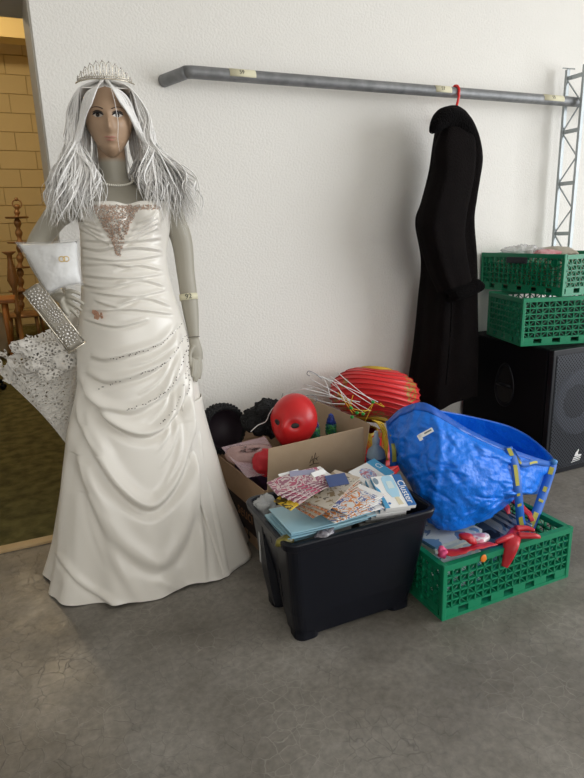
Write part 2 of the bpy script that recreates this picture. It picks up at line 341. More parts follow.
# ------------------------------------------------------------------ lattice rack upright
RXp = onY(558, 216, 2.72)[0]
t = thing('rack_upright', 'grey metal lattice upright standing by the wall at the pipe', 'rack', (RXp, 2.66, 0))
y0, y1 = 2.735, 2.615; top = onY(570, 70, 2.735)[2]
b = MB(); b.box((RXp, y0, top/2), (.022, .016, top)); obj('post', b, rackm, t)
b = MB(); b.box((RXp, y1, top/2), (.022, .016, top)); obj('post', b, rackm, t)
zs = [onY(568, 79, y0)[2]-k*.288 for k in range(8)]
for i, z in enumerate(zs):
    b = MB(); b.box((RXp, (y0+y1)/2, z), (.008, y0-y1, .022)); b.tube([(RXp-.008, y0-.03, z), (RXp-.004, y0-.03, z)], .006, 8); obj('cross_bar', b, rackm, t)
    if i < len(zs)-1:
        zm = (z+zs[i+1])/2
        b = MB(); b.bar((RXp, y0-.006, z-.012), (RXp, y1+.006, zm), .006, .006, (1, 0, 0)); b.bar((RXp, y1+.006, zm), (RXp, y0-.006, zs[i+1]+.012), .006, .006, (1, 0, 0)); obj('diagonal_brace', b, rackm, t)
b = MB(); b.bar((RXp-.02, y0-.02, top), (RXp+.045, y0+.03, top+.015), .008, .005); b.bar((RXp-.02, y0+.02, top+.012), (RXp+.03, y0-.025, top), .006, .005); obj('top_bracket', b, rackm, t)

# ------------------------------------------------------------------ loudspeaker
SX, SY, SH = 2.365, 2.115, .688; SW, SD = .50, .655
t = thing('loudspeaker', 'big black loudspeaker cabinet carrying the two stacked green crates', 'speaker', (SX, SY, 0))
b = MB(); b.box((SX+SW/2, SY+SD/2+.012, SH/2), (SW, SD-.024, SH)); obj('cabinet', b, blackcab, t, bevel=.012)
b = MB()
for z in (.018, SH-.018): b.box((SX+SW/2, SY+.006, z), (SW, .03, .034))
for x in (SX+.016, SX+SW-.016): b.box((x, SY+.006, SH/2), (.03, .03, SH-.06))
obj('front_frame', b, blackpl, t, bevel=.005)
wc = (onY(571, 392, SY)[0]+.075, SY, .38)
b = MB(); b.lathe([(.0, .035), (.045, .03), (.06, .045), (.135, .008), (.15, .0), (.165, .004), (.175, .0), (.178, .02)], (wc[0], wc[1]-.004, wc[2]), 48, Rx(PI/2)@np.diag([1, 1, -1])); obj('woofer', b, mat('woofer_cone', (.10, .115, .15), .45), t, smooth=True)
def grille_material():
    M = mat('steel_grille', (.030, .033, .042), .4, .3); nt = M.node_tree; N, L = nt.nodes, nt.links; bs = N['Principled BSDF']
    tc = N.new('ShaderNodeTexCoord'); mp = N.new('ShaderNodeMapping'); mp.inputs['Scale'].default_value = (70, 70, 70); mp.inputs['Rotation'].default_value = (0, PI/4, 0)
    L.new(tc.outputs['Object'], mp.inputs['Vector']); ck = N.new('ShaderNodeSeparateXYZ'); L.new(mp.outputs[0], ck.inputs[0])
    def s(o):
        q = N.new('ShaderNodeMath'); q.operation = 'SINE'; k = N.new('ShaderNodeMath'); k.operation = 'MULTIPLY'; k.inputs[1].default_value = 3.14159
        L.new(o, k.inputs[0]); L.new(k.outputs[0], q.inputs[0]); a = N.new('ShaderNodeMath'); a.operation = 'MULTIPLY'; L.new(q.outputs[0], a.inputs[0]); L.new(q.outputs[0], a.inputs[1]); return a.outputs[0]
    mu = N.new('ShaderNodeMath'); mu.operation = 'MULTIPLY'; L.new(s(ck.outputs[0]), mu.inputs[0]); L.new(s(ck.outputs[2]), mu.inputs[1])
    gt = N.new('ShaderNodeMath'); gt.operation = 'LESS_THAN'; gt.inputs[1].default_value = .22; L.new(mu.outputs[0], gt.inputs[0]); L.new(gt.outputs[0], bs.inputs['Alpha']); return M
b = MB(); b.box((SX+SW/2, SY-.012, SH/2), (SW-.05, .002, SH-.06)); obj('grille', b, grille_material(), t)
# bar handle recess in the side
hc = np.array([SX, SY+.31, .44]); b = MB(); n = 28
def egg(sc, dx): return [hc+np.array([dx, sc*.062*math.cos(q)*(1+.18*math.sin(q)*-1), sc*.11*math.sin(q)]) for q in np.linspace(0, 2*PI, n, endpoint=False)]
b.grid([egg(1.15, .002), egg(1.15, -.006), egg(1.0, -.006), egg(.93, .004)], True); obj('handle_surround', b, blackpl, t, smooth=True)
b = MB(); b.add([*egg(.93, -.001)], [tuple(range(n))]); obj('handle_recess', b, mat('deep_black', (.003, .003, .003), .6), t, solid=.001)
b = MB(); b.tube([hc+np.array([-.008, -.05, .0]), hc+np.array([-.012, 0, .0]), hc+np.array([-.008, .05, .0])], .010, 8); obj('grab_bar', b, blackpl, t, smooth=True)
# maker's emblem
E0 = onY(577, 457, SY-.014); b = MB()
def em(poly): b.prism([E0+np.array([x, 0, z]) for x, z in poly], (0, .0005, 0), (0, -.0015, 0))
em([(-.022, .008), (-.012, .030), (.000, .038), (.004, .046), (.008, .040), (.003, .028), (.004, .014), (.030, .012), (.030, .006)])
em([(-.030, -.004), (.026, .001), (.026, .005), (-.026, .002)]); em([(-.034, -.014), (.026, -.009), (.026, -.005), (-.032, -.009)]); em([(-.042, -.024), (.022, -.018), (.022, -.016), (-.041, -.021)])
obj('emblem', b, white, t)

# ------------------------------------------------------------------ folding crates
def crate_panel(L, Hh, nx, nz, th=.013, hand=False):
    """lattice panel in local x (length) / z, thickness along y"""
    b = MB(); rw = .0045; z0, z1 = .040, Hh-.022
    b.box((0, 0, Hh-.011), (L, th+.008, .022)); b.box((0, 0, .006), (L, th+.004, .012)); b.box((0, 0, z0), (L, th, .008))
    zz = np.linspace(z0, z1, nz+1); xx = np.linspace(-L/2+.006, L/2-.006, nx+1); hx = (.35*L/2, ) if hand else ()
    for z in zz[1:-1]: b.box((0, 0, z), (L, th, .0062))
    for i, x in enumerate(xx): b.box((x, 0, (z0+z1)/2), (.012 if i in (0, nx) else rw, th, z1-z0))
    for i in range(nx):
        for j in range(nz):
            s = 1 if (i+j) % 2 else -1; x0, x1 = xx[i], xx[i+1]
            if s < 0: x0, x1 = x1, x0
            b.bar((x0, .001, zz[j]), (x1, .001, zz[j+1]), .0028, th*.7, (0, 1, 0))
    for i in range(0, nx, 3):      # foot blocks along the base
        b.box(((xx[i]+xx[min(i+2, nx)])/2, 0, .023), (xx[1]*0+abs(xx[min(i+2, nx)]-xx[i])*.85, th, .026))
    return b
def crate(label, loc, rotz, L, D, Hh, m, handle_side=True, nx=17, ny=11, nz=5):
    t = thing('folding_crate', label, 'crate', loc, rotz)
    for s in (-1, 1):
        b = crate_panel(L, Hh, nx, nz); V = np.array(b.v); V[:, 1] *= -s; V[:, 1] += s*(D/2-.0075); b.v = [tuple(p) for p in V]; obj('long_side_panel', b, m, t, local=True)
        b = crate_panel(D-.03, Hh-.004, ny, nz); V = np.array(b.v); V = np.stack([V[:, 1]+s*(L/2-.0075), V[:, 0], V[:, 2]], 1); b.v = [tuple(p) for p in V]; obj('short_side_panel', b, m, t, local=True)
        for q in (-1, 1):
            b = MB(); b.box((s*(L/2-.007), q*(D/2-.007), Hh/2+.001), (.018, .018, Hh)); obj('corner_post', b, m, t, local=True, bevel=.003)
    b = MB(); b.box((0, 0, .010), (L-.02, D-.02, .006))
    for x in np.linspace(-L/2+.05, L/2-.05, 9): b.box((x, 0, .005), (.006, D-.02, .010))
    obj('crate_floor', b, m, t, local=True)
    if handle_side:
        b = MB(); b.box((-.02, -D/2-.002, Hh-.036), (.15, .010, .034)); hd = obj('handle', b, mat('handle_black', (.02, .022, .03), .5), t, local=True, bevel=.004)
        for s in (-1, 1):
            b = MB(); b.lathe([(0, -.006), (.018, -.006), (.021, 0), (.021, .006)], (s*L*.40, -D/2-.001, Hh-.045), 16, Rx(PI/2)); obj('latch', b, m, t, local=True)
    return t
cr1 = crate('green lattice crate lying directly on the loudspeaker under another crate', (2.30+.28*math.cos(.35)+.19*math.sin(.35)+.02, 2.315-.30*math.sin(.35)+.20*math.cos(.35)-.03, SH+.002), -.30, .60, .40, .25, greenc, False, nz=6)
cr2 = crate('dark green crate with black handle, topmost of the stack on the loudspeaker', (2.475+.20, 2.185+.30, SH+.256), -PI/2, .60, .40, .21, greenc, True, nz=5)
CX0, CY0 = 1.136, 1.385
cr3 = crate('green lattice crate full of booklets standing on the floor', (CX0+.295, CY0+.2, 0), 0, .59, .40, .212, greenc, False, nz=5)

# ------------------------------------------------------------------ black storage bin
BZ = .38
t = thing('storage_bin', 'tall black plastic storage bin packed with paper packets', 'bin', (.87, 1.66, 0))
def rrect(x0, x1, y0, y1, r, z, notch=0.0, n=6):
    # rounded rectangle with a notch of the given depth in both short sides
    pts = []
    for cx, cy, a0 in ((x1-r, y0+r, -PI/2), (x1-r, y1-r, 0), (x0+r, y1-r, PI/2), (x0+r, y0+r, PI)):
        for k in range(n+1): pts.append((cx+r*math.cos(a0+k*PI/2/n), cy+r*math.sin(a0+k*PI/2/n), z))
        if a0 == 0 or True:
            pass
    out = []
    for i, p in enumerate(pts):
        out.append(p)
        if i == n:      # right side going up
            for f in (.30, .33, .46, .47, .53, .54, .67, .70): d = notch*(1 if f in (.33, .46, .54, .67) else .55 if f in (.47, .53) else 0); out.append((x1-d, y0+(y1-y0)*f, z))
        if i == 3*n+2:  # left side going down
            for f in (.70, .67, .54, .53, .47, .46, .33, .30): d = notch*(1 if f in (.33, .46, .54, .67) else .55 if f in (.47, .53) else 0); out.append((x0+d, y0+(y1-y0)*f, z))
    return out
def binring(z, grow=0.0, notch=0.0, r=.035):
    u = z/BZ; return rrect(.645+(.618-.645)*u-grow, 1.095+(1.160-1.095)*u+grow, 1.502+(1.478-1.502)*u-grow, 1.79+(1.845-1.79)*u+grow, r, z, notch)
b = MB(); b.grid([binring(.024, -.03), binring(.014, -.006, .028), binring(.10, 0, .028), binring(.28, 0, .030), binring(.300, 0, .004), binring(BZ-.02, 0, 0), binring(BZ-.004, 0, 0), binring(BZ-.004, -.004), binring(.30, -.005), binring(.06, -.034), binring(.04, -.034)], True)
n = len(binring(0)); b.f.append(tuple(range(n))); b.m.append(0); b.f.append(tuple(range(10*n, 11*n))); b.m.append(0); obj('bin_body', b, binm, t, smooth=False, bevel=.003)
b = MB(); b.grid([binring(BZ-.028, .001), binring(BZ-.028, .014, 0, .045), binring(BZ-.004, .016, 0, .045), binring(BZ+.001, .012, 0, .045), binring(BZ+.001, -.002), binring(BZ-.01, -.003)], True); obj('rim', b, binm, t, bevel=.002)
for sx in (0, 1):
    for sy in (0, 1):
        x0, x1 = (.648, .735) if sx == 0 else (1.005, 1.092); y0, y1 = (1.504, 1.585) if sy == 0 else (1.705, 1.787)
        b = MB(); b.grid([rrect(x0, x1, y0, y1, .03, 0)[:], rrect(x0, x1, y0, y1, .03, .03)], True); k = len(rrect(x0, x1, y0, y1, .03, 0)); b.f.append(tuple(range(k))); b.m.append(0); obj('foot', b, binm, t)
b = MB(); P0 = np.array([.6255, 1.765, .225]); b.box(P0, (.002, .012, .12)); obj('clip_tab', b, mat('grey_clip', (.42, .43, .43), .4), t, bevel=.001)

# ------------------------------------------------------------------ cardboard box behind the bin
BXH = .305; A = .10; BO = np.array([.752, 2.03, 0]); Rb = Rz(A); BW, BD = .50, .62
def bx(p): return BO+Rb@np.array(p)
t = thing('cardboard_box', 'open brown cardboard box heaped with party goods against the wall', 'box', tuple(BO))
th = .005
def wallp(name, c, d, m=card, par=t, R=Rb): q = MB(); q.box(bx(c), d, R); return obj(name, q, m, par)
wl = wallp('left_side', (0, BD/2, BXH/2), (th, BD, BXH)); wallp('right_side', (BW, BD/2, BXH/2), (th, BD, BXH)); wallp('front_side', (BW/2, 0, BXH/2), (BW, th, BXH)); wallp('back_side', (BW/2, BD, BXH/2), (BW, th, BXH)); wallp('bottom', (BW/2, BD/2, .003), (BW, BD, .006))
def quad(name, pts, m, par, thick=.004):
    q = MB(); q.add(pts, [(0, 1, 2, 3)]); return obj(name, q, m, par, solid=thick)
fl = quad('front_flap', [bx((.012, 0, BXH)), bx((BW-.01, 0, BXH)), bx((BW-.02, -.012, BXH+.18)), bx((.022, -.008, BXH+.178))], cardl, t)
quad('right_flap', [bx((BW, .01, BXH)), bx((BW, BD-.01, BXH)), bx((BW+.05, BD-.02, BXH+.17)), bx((BW+.04, .02, BXH+.175))], cardl, t)
quad('back_flap', [bx((.01, BD, BXH)), bx((BW-.01, BD, BXH)), bx((BW-.01, BD+.022, BXH+.12)), bx((.01, BD+.022, BXH+.12))], card, t)
b = MB(); c0 = bx((.23, -.0085, BXH+.075)); q = Rb@np.array([1, 0, 0])
for pl in ([(-.02, 0), (-.008, .03), (-.004, -.005), (.008, .04), (.012, .01), (.022, .02)], [(-.022, -.012), (0, -.006), (.024, -.010)], [(-.012, .008), (.004, .018), (.018, .004)]):
    b.tube([c0+q*x+np.array([0, 0, z]) for x, z in pl], .0014, 5)
obj('ink_mark', b, mat('brown_ink', (.07, .045, .03), .8), fl)
nL = Rb@np.array([-1, 0, 0])
text('printed_word', 'seuci', .085, mat('orange_print', (.30, .15, .07), .8), wl, bx((-.0032, .20, .125)), frame(nL), sx=.9)
q = MB(); q.box(bx((-.0027, .31, .115)), (.0006, .50, .125), Rb); obj('printed_band', q, mat('dark_print', (.035, .022, .018), .8), wl)
b = MB()
for s in (0, .05): b.prism([bx((-.0032, .22+y-s, z-.02)) for y, z in ((0, .03), (.016, .05), (.005, .05), (.005, .078), (-.005, .078), (-.005, .05), (-.016, .05))], (0, 0, 0), nL*.0005)
obj('printed_arrows', b, ink, wl)

# contents of the cardboard box
G = 'party goods in the cardboard box'
def crumple(c, r, amp, sc, seed, seg=40, flat=None):
    b = MB(); b.ball((0, 0, 0), r, seg); V = np.array(b.v)
    out = []
    for p in V:
        k = 1+amp*fbm(p+seed*3.1, sc, 4); q = p*k
        if flat is not None and q[2] < flat: q[2] = flat
        out.append(tuple(q+np.array(c)))
    b.v = out; return b
o = tag(obj('cloth_heap', crumple(bx((.25, .31, .125)), (.19, .21, .11), .10, 9, 1), mat('dark_cloth', (.02, .014, .022), .9, bump=(40, .6, .02)), smooth=True), 'dark crumpled cloth filling the cardboard box', 'cloth')
# round black hat, open side towards the room
hc = onY(225, 429, 2.50); n = np.array([.22, -.95, .12]); Rh = frame(n)
t = thing('black_hat', 'round black woven hat with dark open lining in cardboard box', 'hat', hc-np.array([0, 0, .105]))
b = MB(); prof = [(.106+.006*math.cos(q*1), 0) for q in (0,)]
ring = []
for i, (r, z) in enumerate([(.04, -.12), (.075, -.115), (.098, -.09), (.108, -.05), (.112, -.015), (.108, .006), (.099, .010), (.092, .004)]):
    ring.append([(r*math.cos(k*2*PI/72)*(1+.010*math.sin(k*PI)), r*math.sin(k*2*PI/72), z+.0025*(-1)**k) for k in range(72)])
P = np.array(ring)@Rh.T+hc; b.grid(P, True); b.f.append(tuple(range(72))); b.m.append(0); obj('crown', b, mat('black_weave', (.012, .012, .014), .85, bump=(120, 1.0, .02)), t, smooth=True)
b = MB()
for j in range(3):
    for k in range(40):
        a = 2*PI*(k+.5*j)/40; r = .1125-.002*j; p = np.array([r*math.cos(a), r*math.sin(a), -.008-.022*j])
        b.ball(hc+Rh@p, (.009, .008, .011), 6)
obj('woven_band', b, mat('black_weave_band', (.014, .014, .016), .8), t, smooth=True)
b = MB(); b.lathe([(.092, .004), (.085, -.03), (.07, -.07), (.04, -.09), (0, -.095)], hc, 40, Rh); obj('lining', b, mat('plum_lining', (.022, .013, .020), .6), t, smooth=True)
# black curly wig with white cords
wc = onY(268, 418, 2.42); t = thing('black_wig', 'black fluffy wig tangled with white cord in cardboard box', 'wig', wc-np.array([0, 0, .08]))
b = crumple(wc, (.105, .09, .085), .35, 22, 4, 60); obj('curls', b, mat('black_curls', (.010, .010, .011), .8, bump=(90, 1, .03)), t, smooth=True)
b = MB(); b.tube(crom([wc+np.array(p) for p in ((-.12, -.09, -.02), (-.09, -.105, .01), (-.05, -.10, .02), (-.03, -.10, .055), (.0, -.085, .075), (.04, -.08, .07), (.07, -.09, .05), (.03, -.105, .03), (-.02, -.105, -.01))], 50), .0022, 5); obj('cord', b, white, t, smooth=True)
# plain red moulded mask
mc = onY(294, 421, 2.24); nm = np.array([-.72, -.66, .22]); Rm = frame(nm, (.25, .1, 1))
t = thing('party_mask', 'glossy red moulded face mask lying in the cardboard box', 'mask', mc-np.array([0, 0, .10]))
b = MB(); P = []
for i in range(25):
    v = i/24*PI*.55
    row = []
    for k in range(48):
        a = 2*PI*k/48; x, y, z = math.sin(v)*math.cos(a), math.sin(v)*math.sin(a), math.cos(v)
        w = .104*(1-.22*max(0, -y))
        p = np.array([x*w, y*.122, z*.100])
        p[2] += .016*math.exp(-(p[0]/.016)**2-((p[1]+.02)/.035)**2)
        for s in (-1, 1): p[2] -= .012*math.exp(-((p[0]-s*.042)/.022)**2-((p[1]+.006)/.018)**2)
        row.append(mc+Rm@p)
    P.append(row)
b.grid(P, True); obj('shell', b, mat('red_gloss', (.62, .02, .02), .32, noise=(14, (.50, .015, .02), .5)), t, smooth=True, solid=.003)
for s in (-1, 1):
    b = MB(); b.ball((0, 0, 0), (.028, .014, .004), 20); V = np.array(b.v)
    for i, p in enumerate(V):
        x, y = p[0]+s*.040, p[1]-.006+s*p[0]*.40; r2 = min(.98, (x/.104)**2+(y/.122)**2); V[i] = (x, y, .100*math.sqrt(1-r2)-.008+p[2])
    b.v = [tuple(mc+Rm@p) for p in V]; obj('eye_opening', b, mat('mask_eye', (.02, .015, .015), .5), t, smooth=True)
# red fabric, clear pink package, printed carton, figures
tag(obj('red_cloth', crumple(onY(265, 462, 2.14), (.055, .05, .05), .3, 25, 7), mat('red_fabric', (.55, .02, .03), .6, noise=(20, (.42, .01, .02), .4)), smooth=True), 'crumpled red cloth inside a clear pink pack', 'cloth')
t = thing('plastic_pack', 'clear pinkish moulded plastic pack in the cardboard box', 'package', bx((.10, .28, .25)))
pk = mat('pink_film', (.50, .32, .29), .2, alpha=.6, spec=.8, bump=(30, .8, .02))
b = MB(); c0 = onY(252, 458, 2.2)
P = []
for i in range(13):
    v = i/12; w_ = (1-v**2.2)**.5
    P.append([c0+frame((-.1, -.45, .85))@np.array([.105*w_*math.cos(a)+.012*math.sin(2*a+1), .05*w_*math.sin(a), .045*v+.010*math.sin(3*a)*v*w_])+np.array([-.012, .02, .008]) for a in np.linspace(0, 2*PI, 40, endpoint=False)])
b.grid(P, True)
obj('dome', b, pk, t, smooth=True)
quad('film_sheet', [c0+np.array(p) for p in ((-.11, .07, .045), (.09, .07, .06), (.12, -.09, -.05), (-.06, -.10, -.04))], mat('thin_pink_film', (.75, .55, .60), .12, alpha=.35, spec=.9), t, .0015)
p0, p1 = onZ(232, 470, .30)+np.array([.012, 0, 0]), onZ(268, 492, .30)+np.array([.03, .02, 0])
d = (p1-p0)/np.linalg.norm(p1-p0); w = np.cross((0, 0, 1), d)
t = thing('printed_carton', 'narrow black and purple printed carton along the box edge', 'box', (p0+p1)/2-np.array([0, 0, .1]))
RR = np.stack([d, w, (0, 0, 1)], 1); b = MB(); b.box((p0+p1)/2+w*.060-d*.05+np.array([0, 0, -.055]), (np.linalg.norm(p1-p0)+.02, .04, .12), RR); obj('carton_body', b, mat('violet_black_print', (.018, .012, .025), .35, noise=(35, (.10, .05, .13), .5)), t, bevel=.002)
b = MB(); b.box((p0+p1)/2+w*.060-d*.03+np.array([0, 0, .0056]), (.07, .024, .001), RR); obj('pale_print', b, mat('pale_violet', (.05, .03, .06), .5, noise=(70, (.5, .4, .5), .1)), t)
for (px, py, yy), lab in (((314, 427, 2.30), 'small blue topped green figure close to the red mask'), ((331, 424, 2.33), 'larger blue topped green figure beside the cardboard flap')):
    c = onY(px, py, yy); hgt = .105 if px > 320 else .095
    t = thing('glitter_figure', lab, 'figurine', c-np.array([0, 0, hgt*.55]), 0, 'glitter figures')
    def tuft(z0, z1, r0, r1, mm, nm_):
        b = MB(); b.lathe([(0, z0), (r0*.8, z0), (r0, z0+.01), (r1, z1), (0, z1+.012)], c, 16)
        for k in range(60):
            u = random.random(); a = random.random()*2*PI; r = r0+(r1-r0)*u; p = c+np.array([r*math.cos(a), r*math.sin(a), z0+(z1-z0)*u])
            b.ball(p, (.004, .004, .006), 5)
        obj(nm_, b, mm, t, smooth=True)
    tuft(-hgt*.55, 0.0, .026, .024, mat('glitter_green', (.05, .30, .04), .4, noise=(60, (.02, .12, .15), .3)), 'green_body'); tuft(0.002, hgt*.42, .022, .008, mat('glitter_blue', (.02, .07, .42), .35, noise=(60, (.02, .03, .15), .3)), 'blue_top')

# ------------------------------------------------------------------ paper lanterns, wires, tassels
def lantern(label, c, rx, rz, axis, hoops, m, gold):
    t = thing('paper_lantern', label, 'lantern', np.array(c)-np.array([0, 0, rz]))
    Rl = frame(axis, (0, 1, 0)); b = MB(); rows = []; NN = hoops*8
    for i in range(NN+1):
        v = -.42*PI+.84*PI*i/NN; z = rz*math.sin(v)/math.sin(.42*PI); r = rx*math.cos(v)**.75; ph = (i % 8)/8
        r *= 1-.03*math.sin(ph*PI)**.7
        rows.append([(r*math.cos(a)*(1+.012*math.sin(5*a+i*.1)), r*math.sin(a), z+.006*math.sin(3*a+i*.05)) for a in np.linspace(0, 2*PI, 72, endpoint=False)])
    b.grid(np.array(rows)@Rl.T+np.array(c), True); obj('paper_shade', b, m, t, smooth=True)
    for i in range(hoops+1):
        v = -.42*PI+.84*PI*i/hoops; z = rz*math.sin(v)/math.sin(.42*PI); r = rx*math.cos(v)**.75*1.002
        b = MB(); P = np.array([(r*math.cos(a), r*math.sin(a), z+.006*math.sin(3*a+i*.4)) for a in np.linspace(0, 2*PI, 48)])@Rl.T+np.array(c)
        b.tube(P, .0022, 5); obj('hoop', b, mat('lantern_hoop', (.42, .01, .01), .5), t, smooth=True)
    for k, s in ((1, 1), (-1, -1)):
        b = MB(); P = np.array([[(q*math.cos(a), q*math.sin(a), s*(rz+h)) for a in np.linspace(0, 2*PI, 32, endpoint=False)] for q, h in ((rx*.38, -.006), (rx*.38, .010), (rx*.33, .010))])@Rl.T+np.array(c); b.grid(P, True); obj('end_ring', b, gold, t, smooth=True)
    return t
def lantern_mat():
    M = mat('red_lantern_silk', (.62, .018, .02), .42, sheen=.1); nt = M.node_tree; N, L = nt.nodes, nt.links; bs = N['Principled BSDF']; tc = N.new('ShaderNodeTexCoord')
    v = N.new('ShaderNodeTexVoronoi'); v.inputs['Scale'].default_value = 7.5; L.new(tc.outputs['Object'], v.inputs['Vector'])
    n = N.new('ShaderNodeTexNoise'); n.inputs['Scale'].default_value = 55; n.inputs['Detail'].default_value = 3; L.new(tc.outputs['Object'], n.inputs['Vector'])
    a = N.new('ShaderNodeMath'); a.operation = 'LESS_THAN'; a.inputs[1].default_value = .42; L.new(v.outputs['Distance'], a.inputs[0])
    g2 = N.new('ShaderNodeMath'); g2.operation = 'GREATER_THAN'; g2.inputs[1].default_value = .47; L.new(n.outputs['Fac'], g2.inputs[0])
    mu = N.new('ShaderNodeMath'); mu.operation = 'MULTIPLY'; L.new(a.outputs[0], mu.inputs[0]); L.new(g2.outputs[0], mu.inputs[1])
    x = N.new('ShaderNodeMix'); x.data_type = 'RGBA'; L.new(mu.outputs[0], x.inputs[0]); x.inputs[6].default_value = (.66, .018, .02, 1); x.inputs[7].default_value = (.34, .20, .03, 1); L.new(x.outputs[2], bs.inputs['Base Color']); return M
lm = lantern_mat(); gold = mat('gold_card', (.55, .36, .04), .4)
LC = onY(374, 395, 2.50)
lantern('big red pleated paper lantern with gold print, upper of two', LC, .235, .125, (.28, .30, .9), 13, lm, gold)
lantern('red paper lantern underneath the upper red lantern', (1.50, 2.50, .150), .19, .140, (-.03, -.02, 1), 11, lm, gold)
# wire frames sticking out of the lanterns
t = thing('wire_tangle', 'tangle of thin white wires in front of the red lanterns', 'wire', onY(345, 400, 2.32))
b = MB(); Yw = 2.25
ends = [((310, 379), (371, 411)), ((322, 376), (352, 404)), ((309, 372), (378, 402)), ((311, 394), (360, 402)), ((300, 388), (352, 404)), ((318, 383), (365, 414)), ((330, 376), (371, 404)), ((331, 379), (345, 402)), ((322, 376), (330, 396)), ((312, 398), (345, 404)), ((304, 384), (340, 400)), ((337, 372), (375, 403)), ((290, 392), (312, 388))]
for (a, c2) in ends:
    A0, B0 = onY(*a, Yw+random.uniform(.02, .08)), onY(*c2, Yw-random.uniform(0, .04)); mdl = (A0+B0)/2+np.array([0, -.01, random.uniform(-.008, .012)]); b.tube(crom([A0, mdl, B0], 10), .0018, 5)
obj('wires', b, mat('white_wire', (.72, .71, .70), .35), t, smooth=True)
b = MB(); b.tube(crom([onY(x, y, Yw+.05) for x, y in ((283, 393), (282, 400), (289, 402), (300, 398), (311, 395), (317, 399), (313, 405))], 30), .0018, 5); b.tube(crom([onY(x, y, Yw) for x, y in ((310, 376), (307, 374), (309, 371), (316, 374), (322, 379))], 16), .0018, 5); obj('wire_loops', b, mat('grey_wire', (.25, .25, .26), .35, .6), t, smooth=True)
t = thing('yellow_tassel', 'yellow cord tassel with green beads hanging from the lanterns', 'tassel', onY(365, 430, 2.22))
ycord = mat('yellow_cord', (.66, .42, .02), .6)
b = MB(); T = lambda x, y, dy=0: onY(x, y, 2.20+dy)
for pl in ([(374, 402), (368, 415), (360, 432)], [(374, 402), (384, 407), (380, 403)], [(345, 397), (352, 409), (358, 414)], [(353, 395), (352, 408), (371, 411)], [(338, 392), (345, 402), (353, 414)], [(357, 413), (366, 411), (374, 402)]): b.tube(crom([T(*p) for p in pl], 14), .0017, 5)
for k in range(16):
    x = 360+random.uniform(-1, 2); e = 372+random.uniform(-5, 8); b.tube(crom([T(364, 428), T(365+random.uniform(-3, 6), 436), T(e, 446, -.02), T(e+random.uniform(-2, 3), 456, -.02)], 10), .0022, 5)
for k in range(14): b.tube(crom([T(372, 420, .05), T(380+random.uniform(-2, 4), 424, .03), T(385+random.uniform(-3, 3), 437, .03), T(385+random.uniform(-3, 3), 460, .02)], 10), .0028, 5)
obj('cords', b, ycord, t, smooth=True)
for x, y in ((352, 417), (357, 413), (363, 414), (373, 402), (359, 432), (351, 408)):
    b = MB(); b.ball(T(x, y, -.01), (.009, .009, .008), 10); obj('bead', b, mat('green_bead', (.02, .30, .05), .3), t, smooth=True)
# clear blue bottle behind the bin
c = onY(376, 452, 2.02); t = thing('spray_bottle', 'pale blue translucent bottle between cardboard box and blue bag', 'bottle', c-np.array([0, 0, .16]))
b = MB(); b.lathe([(0, -.16), (.04, -.16), (.042, -.15), (.042, -.02), (.036, .008), (.016, .03), (.014, .045), (0, .046)], c, 24); obj('bottle_body', b, mat('pale_blue_plastic', (.33, .45, .58), .25, alpha=.85), t, smooth=True)
b = MB(); b.lathe([(.042, -.045), (.0425, -.045), (.0425, -.02), (.042, -.02)], c, 24); obj('bottle_label', b, mat('navy_label', (.04, .08, .22), .4), t, smooth=True)
b = MB(); b.lathe([(.016, .04), (.017, .06), (.010, .07), (.008, .095), (0, .096)], c, 16); obj('nozzle', b, mat('grey_blue_cap', (.40, .48, .58), .3), t, smooth=True)

# ------------------------------------------------------------------ packets in the black bin
def print_mat(name, cols, sc=18, rough=.3):
    if name in MATS: return MATS[name]
    M = mat(name, cols[0], rough, spec=.6); nt = M.node_tree; N, L = nt.nodes, nt.links; bs = N['Principled BSDF']; tc = N.new('ShaderNodeTexCoord')
    n = N.new('ShaderNodeTexNoise'); n.inputs['Scale'].default_value = sc; n.inputs['Detail'].default_value = 2; n.inputs['Distortion'].default_value = .6; L.new(tc.outputs['Object'], n.inputs['Vector'])
    r = N.new('ShaderNodeValToRGB'); r.color_ramp.interpolation = 'CONSTANT' if len(cols) > 2 else 'LINEAR'; el = r.color_ramp.elements
    el[0].position = 0; el[0].color = (*cols[0], 1); el[1].position = .62 if len(cols) > 2 else .7; el[1].color = (*cols[-1], 1)
    for i, c in enumerate(cols[1:-1]): e = el.new(.42+.2*i/max(1, len(cols)-2)); e.color = (*c, 1)
    L.new(n.outputs['Fac'], r.inputs['Fac']); L.new(r.outputs['Color'], bs.inputs['Base Color']); return M
PB = print_mat('pale_blue_print', [(.20, .42, .58), (.36, .58, .66)], 7); PW = print_mat('white_fish_print', [(.70, .70, .70), (.62, .22, .05), (.75, .75, .74), (.10, .14, .35), (.74, .74, .73)], 30)
PP = print_mat('pink_print', [(.42, .08, .15), (.60, .50, .50), (.30, .10, .16), (.62, .52, .50)], 38); PYm = print_mat('yellow_print', [(.62, .40, .02), (.70, .48, .05), (.10, .07, .02), (.62, .42, .04)], 26)
PO = print_mat('purple_orange_print', [(.20, .10, .16), (.55, .40, .35), (.52, .18, .05), (.30, .26, .30)], 42); PG = print_mat('brown_print', [(.25, .18, .10), (.50, .45, .38), (.14, .12, .10)], 40)
